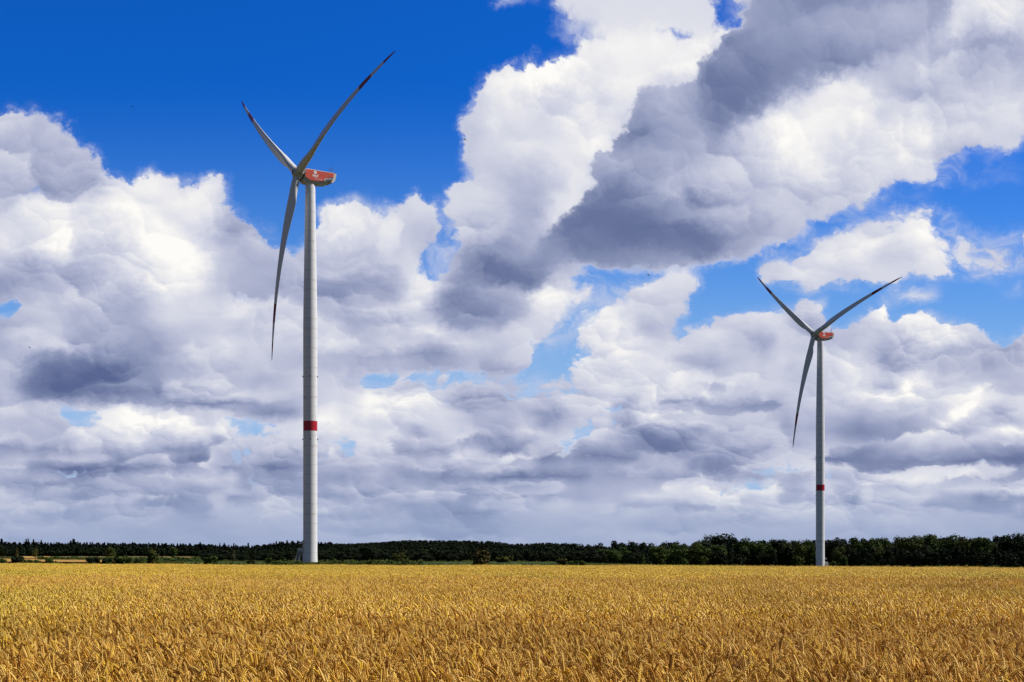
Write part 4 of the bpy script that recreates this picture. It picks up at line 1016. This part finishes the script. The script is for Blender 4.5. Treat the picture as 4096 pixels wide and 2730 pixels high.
# wooded hill on the skyline in the middle
ph = prof([1240, 1330, 1400, 1480, 1560, 1640, 1760, 1860, 1900, 1960, 2010, 2050, 2100, 2150, 2190, 2260], [2178, 2176, 2175, 2172, 2166, 2162, 2163, 2164, 2167, 2166, 2172, 2178, 2176, 2173, 2172, 2178])
it = []
for d, dy, n in ((2550, 22, 120), (2700, 15, 120), (2850, 7, 130), (3000, 0, 150)):
    for i in range(n):
        px = 1230 + 1050 * (i + rng.uniform(0, 1)) / n
        it.append((px, ph(px) + dy + rng.normal(0, 1.0), rng.uniform(16, 30), d + rng.uniform(-50, 50)))
wood_mass('hill_wood', 'wooded hill on the skyline in the middle', it, lo_round, m_dark_leaf)
pm = prof([1240, 1330, 1420, 1560, 1700, 1850, 1960, 2040, 2150, 2300, 2400], [2188, 2190, 2193, 2198, 2197, 2184, 2178, 2181, 2186, 2190, 2190])
it = []
for d, dy, n in ((1150, 26, 60), (1230, 14, 60), (1320, 0, 64)):
    for i in range(n):
        px = 1240 + 1120 * (i + rng.uniform(0, 1)) / n
        it.append((px, pm(px) + dy + rng.normal(0, 3), rng.uniform(34, 58), d + rng.uniform(-20, 20)))
for i in range(44):
    px = 1240 + 1200 * (i + rng.uniform(0, 1)) / 44
    it.append((px, 2222 + rng.normal(0, 5), rng.uniform(34, 54), 1100))
for d, n, yt in ((500, 60, 2212), (560, 60, 2206), (640, 56, 2202)):
    for i in range(n):
        px = 800 + 1630 * (i + rng.uniform(0, 1)) / n
        it.append((px, yt + rng.normal(0, 5) + 16 * min(1, max(0, (1150 - px) / 200)), rng.uniform(50, 80), d + rng.uniform(-12, 12)))
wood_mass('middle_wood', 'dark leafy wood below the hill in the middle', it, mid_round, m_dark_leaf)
pr_ = prof([2040, 2140, 2200, 2260, 2330, 2380, 2440, 2500, 2560, 2640, 2720, 2800, 2900, 3000, 3100, 3300, 3400, 3600, 3730, 3850, 3950, 4060, 4300], [2196, 2180, 2177, 2174, 2177, 2180, 2174, 2168, 2175, 2171, 2172, 2168, 2160, 2166, 2166, 2162, 2158, 2154, 2148, 2152, 2156, 2144, 2148])
it = []
for d, dy, n in ((770, 44, 60), (810, 26, 60), (860, 10, 64), (910, 0, 70)):
    for i in range(n):
        px = 2120 + 2120 * (i + rng.uniform(0, 1)) / n
        it.append((px, pr_(px) + dy + rng.normal(0, 3), rng.uniform(50, 86), d + rng.uniform(-16, 16)))
for i in range(110):
    px = 2400 + 1860 * (i + rng.uniform(0, 1)) / 110
    if not 3190 < px < 3360: it.append((px, rng.uniform(2184, 2222), rng.uniform(36, 80), rng.uniform(705, 745)))
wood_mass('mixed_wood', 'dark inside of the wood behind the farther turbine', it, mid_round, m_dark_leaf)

# --- hedge, verge and maize
def strip(n, x0, x1, y0, y1, top, size, r, long=1.0):
    px = r.uniform(x0, x1, n); d = r.uniform(y0, y1, n); x = (px - 2048) / 5400 * d
    tz = np.array([top(a) for a in px]) + .12 * np.sin(px * .09) + .10 * np.sin(px * .37 + 1)
    z = ground_z(x, d) + tz * r.uniform(.15, 1, n) ** .55 * (1 + .10 * r.normal(0, 1, n))
    return leaves(np.stack([x, d, z], 1), np.tile([0., -.3, .6], (n, 1)), size, r, long)
hv, hf = strip(16000, 1085, 1690, 160, 167, lambda p_: .66 if 1190 < p_ < 1290 else .98, .18, R_)
ob('hedge', npmesh('hedge', hv, hf, m_leaf), label='low clipped-looking green hedge running past the foot of the nearer turbine', cat='hedge')
vv, vf = strip(20000, -120, 1085, 158, 171, lambda p_: .66, .19, R_, 1.6)
ob('verge', npmesh('verge', vv, vf, m_leaf), kind='stuff', label='weedy green verge behind the wheat at left', cat='weeds')
m_maize = leaf_mat('maize_leaves', (.035, .075, .020), (.075, .125, .045), .35)
def maize(n, x0, x1, y0, y1, hgt, r):
    px = r.uniform(x0, x1, n); d = r.uniform(y0, y1, n); x = (px - 2048) / 5400 * d; zg = ground_z(x, d)
    Vs, Fs = [], []
    k_ = 5
    P = np.repeat(np.stack([x, d, zg + hgt * .5], 1), k_, 0); P[:, 2] += hgt * r.uniform(-.3, .4, n * k_)
    a = r.uniform(0, 6.28, n * k_); l = r.uniform(.35, .6, n * k_); w = r.uniform(.035, .055, n * k_)
    dx_, dy_ = np.cos(a), np.sin(a)
    def pt(t, up, side): return np.stack([P[:, 0] + dx_ * l * t - dy_ * w * side, P[:, 1] + dy_ * l * t + dx_ * w * side, P[:, 2] + l * up], 1)
    Q = np.stack([pt(0, 0, -1), pt(0, 0, 1), pt(.5, .55, 1), pt(.5, .55, -1), pt(1, .25, .2), pt(1, .25, -.2)], 1).reshape(-1, 3)
    o_ = np.arange(n * k_)[:, None] * 6
    F_ = np.concatenate([o_ + np.array([0, 1, 2, 3]), o_ + np.array([3, 2, 4, 5])])
    return Q, F_
qv, qf = maize(3200, 740, 1085, 172, 215, .60, R_); q2, f2 = maize(6200, 1545, 2230, 172, 215, .60, R_)
qf = np.concatenate([qf, f2 + len(qv)]); qv = np.concatenate([qv, q2])
ob('maize_crop', npmesh('maize_crop', qv, qf, m_maize), kind='stuff', label='strip of glossy green maize between the wheat and the middle wood', cat='maize')
gv_, gf_ = strip(9000, 150, 800, 420, 470, lambda p_: 1.0, .45, R_, 1.4)
ob('field_hedge', npmesh('field_hedge', gv_, gf_, m_leaf), label='low far hedge between the two grain strips at left', cat='hedge')

# ------------------------------------------------------------------ wheat
m_ear, k, b = mat('ripe_ears', (.62, .42, .15), .5, .3)
tone = k.node('ShaderNodeAttribute', attribute_name='tone').outputs['Fac']
ec = k.ramp(tone, [(0.0, (.32, .12, .008)), (.22, (.64, .33, .026)), (.5, (.92, .62, .17)), (.68, (.90, .56, .040)), (1.0, (.72, .55, .022))])
pos = k.node('ShaderNodeNewGeometry').outputs['Position']
patchy = k.noise(k.vm('MULTIPLY', pos, (1.0, .45, 0.0)), .33, 4, .6)
ec = k.mix(k.sstep(patchy, .46, .68, 0, .38), ec, (.38, .20, .02, 1))
ec = k.mix(k.sstep(k.noise(k.vm('MULTIPLY', pos, (1.0, .3, 0.0)), .11, 3, .5), .5, .68, 0, .35), ec, (.46, .44, .03, 1))
k.put(b.inputs['Base Color'], ec)
m_straw, k, b = mat('straw', (.42, .24, .05), .55, .3)
tone = k.node('ShaderNodeAttribute', attribute_name='tone').outputs['Fac']
k.put(b.inputs['Base Color'], k.ramp(tone, [(0.0, (.10, .030, .002)), (.5, (.22, .085, .005)), (.85, (.34, .17, .010)), (1.0, (.09, .085, .006))]))

def ear_template(lod):
    """(t along the ear, a sideways, b other way, width scale), faces"""
    if lod == 0:
        V_, F_ = [], []
        n = 9
        for i in range(n):
            for s in (-1, 1):
                t0 = (i + .5 + .22 * s) / (n + .6); o = len(V_); ww = .0052 * (1 - .45 * abs(i / (n - 1) - .35)); aa = s * .0050
                V_ += [(t0 - .075, aa * .4, 0), (t0 + .02, aa + ww, 0), (t0 + .02, aa, ww), (t0 + .02, aa - ww, 0), (t0 + .02, aa, -ww), (t0 + .10, aa * 1.7, 0)]
                for j in range(4): F_ += [(o, o + 1 + j, o + 1 + (j + 1) % 4), (o + 5, o + 1 + (j + 1) % 4, o + 1 + j)]
        return np.array(V_), np.array(F_)
    if lod == 1:
        V_, F_ = [], []; rs = (.003, .0085, .0062, .0092, .006, .0082, .0045, .001); n = 4
        for i, r in enumerate(rs):
            for j in range(n):
                a = 2 * math.pi * (j + .5 * (i % 2)) / n; V_.append((i / (len(rs) - 1), r * math.cos(a), r * .8 * math.sin(a)))
        for i in range(len(rs) - 1):
            for j in range(n):
                p0, p1, p2, p3 = i * n + j, i * n + (j + 1) % n, (i + 1) * n + (j + 1) % n, (i + 1) * n + j; F_ += [(p0, p1, p2), (p0, p2, p3)]
        return np.array(V_), np.array(F_)
    V_ = [(0, 0, 0)] + [(.45, .0095 * math.cos(a), .0085 * math.sin(a)) for a in (0, 2.09, 4.19)] + [(1, 0, 0)]
    return np.array(V_, float), np.array([(0, 1, 2), (0, 2, 3), (0, 3, 1), (4, 2, 1), (4, 3, 2), (4, 1, 3)])

def wheat_patch(seed, size, n, lod):
    r = np.random.default_rng(seed)
    x = r.uniform(-.5, .5, n) * size * 1.08; y = r.uniform(-.5, .5, n) * size * 1.08
    az = math.pi + r.normal(0, 1.5, n)                       # ears lean mostly to the left
    H = .80 + r.normal(0, .055, n)
    lean = np.abs(r.normal(.07, .07, n))                      # stalk lean
    t0 = np.abs(r.normal(.28, .22, n)) + .05; t1 = t0 + np.abs(r.normal(.50, .50, n)); t1 = np.minimum(t1, 2.7)
    L = r.uniform(.075, .105, n)
    ca, sa = np.cos(az), np.sin(az)
    bx, by, bz = x + ca * lean * .5, y + sa * lean * .5, H
    tone = np.clip(r.beta(1.7, 1.9, n) * (.78, .72, .55)[lod] + (0, .18, .42)[lod], 0, 1)  # far tiers shifted golden: look of sunlit tops put into the tone
    T, Fe = ear_template(lod); m = len(T)
    t = T[None, :, 0]; dt = (t1 - t0)[:, None]
    tau = t0[:, None] + dt * t
    X = L[:, None] * (np.cos(t0)[:, None] - np.cos(tau)) / dt; Z = L[:, None] * (np.sin(tau) - np.sin(t0)[:, None]) / dt
    tw = r.uniform(0, math.pi, n)[:, None]
    A = T[None, :, 1] * np.cos(tw) - T[None, :, 2] * np.sin(tw); B = T[None, :, 1] * np.sin(tw) + T[None, :, 2] * np.cos(tw)
    sc = r.uniform(.85, 1.2, n)[:, None] * (1.12 if lod == 0 else 1.15 if lod == 1 else 1.35)
    A, B = A * sc, B * sc
    px = X + B * np.cos(tau); pz = Z - B * np.sin(tau)         # in the bending plane
    VX = bx[:, None] + ca[:, None] * px - sa[:, None] * A
    VY = by[:, None] + sa[:, None] * px + ca[:, None] * A
    VZ = bz[:, None] + pz
    V_ = np.stack([VX, VY, VZ], -1).reshape(-1, 3); F_ = (Fe[None] + (np.arange(n) * m)[:, None, None]).reshape(-1, 3)
    tn = np.repeat(tone, m); mi = np.zeros(len(F_), int)
    # stalks: three-sided, bending into the ear
    k_ = 3; st = np.array([0, .5, .86, 1.0]) if lod < 2 else np.array([.45, 1.0]); q = len(st)
    cx = x[:, None] + ca[:, None] * lean[:, None] * .5 * st[None] ** 2; cy = y[:, None] + sa[:, None] * lean[:, None] * .5 * st[None] ** 2; cz = H[:, None] * st[None] + 0 * cx
    rad = .0019 if lod == 0 else .0022 if lod == 1 else .003
    ang = np.arange(k_) * 2 * math.pi / k_
    SV = np.stack([cx[..., None] + rad * np.cos(ang), cy[..., None] + rad * np.sin(ang), cz[..., None] + 0 * ang], -1).reshape(-1, 3)
    fs = []
    for i in range(q - 1):
        for j in range(k_):
            a0, a1, b0, b1 = i * k_ + j, i * k_ + (j + 1) % k_, (i + 1) * k_ + j, (i + 1) * k_ + (j + 1) % k_
            fs += [(a0, a1, b1), (a0, b1, b0)]
    fs = np.array(fs); o_ = len(V_)
    SF = (fs[None] + (np.arange(n) * q * k_)[:, None, None]).reshape(-1, 3) + o_
    V_ = np.concatenate([V_, SV]); F_ = np.concatenate([F_, SF]); tn = np.concatenate([tn, np.repeat(np.clip(tone + r.normal(0, .15, n), 0, .9), q * k_)]); mi = np.concatenate([mi, np.ones(len(SF), int)])
    # flag leaves, dry and drooping
    nl = int(n * (.75 if lod < 2 else .3)); id_ = r.integers(0, n, nl); a = r.uniform(0, 6.28, nl); l = r.uniform(.10, .22, nl); w = r.uniform(.003, .0065, nl) * (1 if lod < 2 else 1.5)
    hz0 = H[id_] * r.uniform(.55, .97, nl); dx_, dy_ = np.cos(a), np.sin(a)
    up = r.uniform(-.1, .75, nl)
    def pt(t, u, s): return np.stack([bx[id_] + dx_ * l * t - dy_ * w * s, by[id_] + dy_ * l * t + dx_ * w * s, hz0 + l * u], 1)
    Q = np.stack([pt(0, 0, -1), pt(0, 0, 1), pt(.4, up * .7, 1.0), pt(.4, up * .7, -1.0), pt(.95, up * .5 - .25, 0)], 1).reshape(-1, 3)
    o_ = len(V_); bse = (np.arange(nl) * 5)[:, None] + o_
    LF = np.concatenate([bse + np.array([0, 1, 2]), bse + np.array([0, 2, 3]), bse + np.array([3, 2, 4])])
    V_ = np.concatenate([V_, Q]); F_ = np.concatenate([F_, LF]); tn = np.concatenate([tn, np.repeat(r.uniform(0, 1, nl) ** .8, 5)]); mi = np.concatenate([mi, np.ones(len(LF), int)])
    return npmesh('wheat_patch', V_, F_, [m_ear, m_straw], mi, {'tone': tn})
patches = bpy.data.collections.new('wheat_patches')          # instanced below; not in the scene itself
TIERS = ((5, 1.0, 520, 0), (5, 1.0, 480, 1), (5, 2.0, 1300, 2))
n_v = 0
for tier, (cnt, size, n, lod) in enumerate(TIERS):
    for i in range(cnt):
        o = bpy.data.objects.new('wheat_patch_%02d' % n_v, wheat_patch(100 + n_v, size, n, lod)); patches.objects.link(o); n_v += 1
edge = prof([-300, 0, 700, 1300, 2000, 2650, 3250, 4096, 4400], [136, 134, 117, 107, 107, 103, 95, 80, 77])
pts, rot, idx, scl = [], [], [], []
def fill(y0, y1, step, tier):
    y = y0
    while y < y1:
        half = y * .42 + 3.5
        xs = np.arange(-half, half + step, step) + rng.uniform(0, step)
        for x in xs:
            px = 2048 + x / y * 5400
            if y + step * .5 > edge(px): continue
            pts.append((x + rng.uniform(-.12, .12) * step, y + rng.uniform(-.12, .12) * step, float(ground_z(x, y))))
            rot.append((0, 0, rng.normal(0, .32))); idx.append(tier * 5 + int(rng.integers(5)))
            sw = .025 * math.sin(x * .55 + y * .21) + .02 * math.sin(y * .9 - x * .13)
            scl.append(1 + sw + rng.normal(0, .012))
        y += step
fill(5.2, 15, .95, 0); fill(14.6, 44, .95, 1); fill(43.5, 137, 1.9, 2)
me = bpy.data.meshes.new('wheat_field'); me.vertices.add(len(pts)); me.vertices.foreach_set('co', np.array(pts, np.float32).ravel())
a_ = me.attributes.new('turn', 'FLOAT_VECTOR', 'POINT'); a_.data.foreach_set('vector', np.array(rot, np.float32).ravel())
a_ = me.attributes.new('which', 'INT', 'POINT'); a_.data.foreach_set('value', np.array(idx, np.int32))
a_ = me.attributes.new('size', 'FLOAT', 'POINT'); a_.data.foreach_set('value', np.array(scl, np.float32))
wf = ob('wheat_field', me, kind='stuff', label='field of ripe golden wheat filling the foreground', cat='wheat')
gn = bpy.data.node_groups.new('wheat_stand', 'GeometryNodeTree')
gn.interface.new_socket('Geometry', in_out='INPUT', socket_type='NodeSocketGeometry'); gn.interface.new_socket('Geometry', in_out='OUTPUT', socket_type='NodeSocketGeometry')
gi = gn.nodes.new('NodeGroupInput'); go = gn.nodes.new('NodeGroupOutput'); iop = gn.nodes.new('GeometryNodeInstanceOnPoints'); ci = gn.nodes.new('GeometryNodeCollectionInfo')
ci.inputs['Collection'].default_value = patches; ci.inputs['Separate Children'].default_value = True; ci.inputs['Reset Children'].default_value = True
def named(nm, ty):
    n = gn.nodes.new('GeometryNodeInputNamedAttribute'); n.data_type = ty; n.inputs['Name'].default_value = nm; return n.outputs['Attribute']
L_ = gn.links.new
L_(gi.outputs[0], iop.inputs['Points']); L_(ci.outputs[0], iop.inputs['Instance']); iop.inputs['Pick Instance'].default_value = True
L_(named('which', 'INT'), iop.inputs['Instance Index']); L_(named('turn', 'FLOAT_VECTOR'), iop.inputs['Rotation']); L_(named('size', 'FLOAT'), iop.inputs['Scale'])
L_(iop.outputs[0], go.inputs[0])
md = wf.modifiers.new('stand', 'NODES'); md.node_group = gn

# ------------------------------------------------------------------ dark specks in the sky: insects, modelled as distant birds
m_insect, _, _ = mat('dark_insect', (.03, .028, .028), .7)
def insect_mesh():
    mb = MB()
    mb.lathe([(.001, -.17), (.03, -.12), (.05, -.02), (.045, .06), (.028, .12), (.03, .15), (.001, .20)], 10, 'Y')
    for s in (-1, 1):
        mb.add([(s * .03, .07, .02), (s * .03, -.05, .02), (s * .18, -.02, .07), (s * .18, .07, .08), (s * .36, -.10, .05), (s * .20, .0, .075)], [(0, 1, 2, 3), (3, 2, 4)])
    mb.add([(-.02, -.12, .0), (.02, -.12, .0), (.06, -.26, .0), (0, -.22, .0), (-.06, -.26, .0)], [(0, 1, 2, 3), (0, 3, 4)])
    return mb.mesh('insect', m_insect, True, 40)
me_insect = insect_mesh()
for px, py, d, rz, lab in ((531, 428, 190, 60, 'small dark bird before the white cloud at upper left'), (1860, 560, 190, 100, 'small dark bird at the left rim of the great cloud'), (2593, 1101, 180, 80, 'small dark bird below the dark base of the great cloud'),
                           (119, 1391, 200, 70, 'small dark bird low at the left before grey cloud'), (49, 442, 260, 75, 'tiny dark bird in the blue gap at upper left')):
    ob('insect', me_insect, None, at(px, py, d), (R(15), R(10), R(rz)), lab, 'insect', 'insects in the sky')
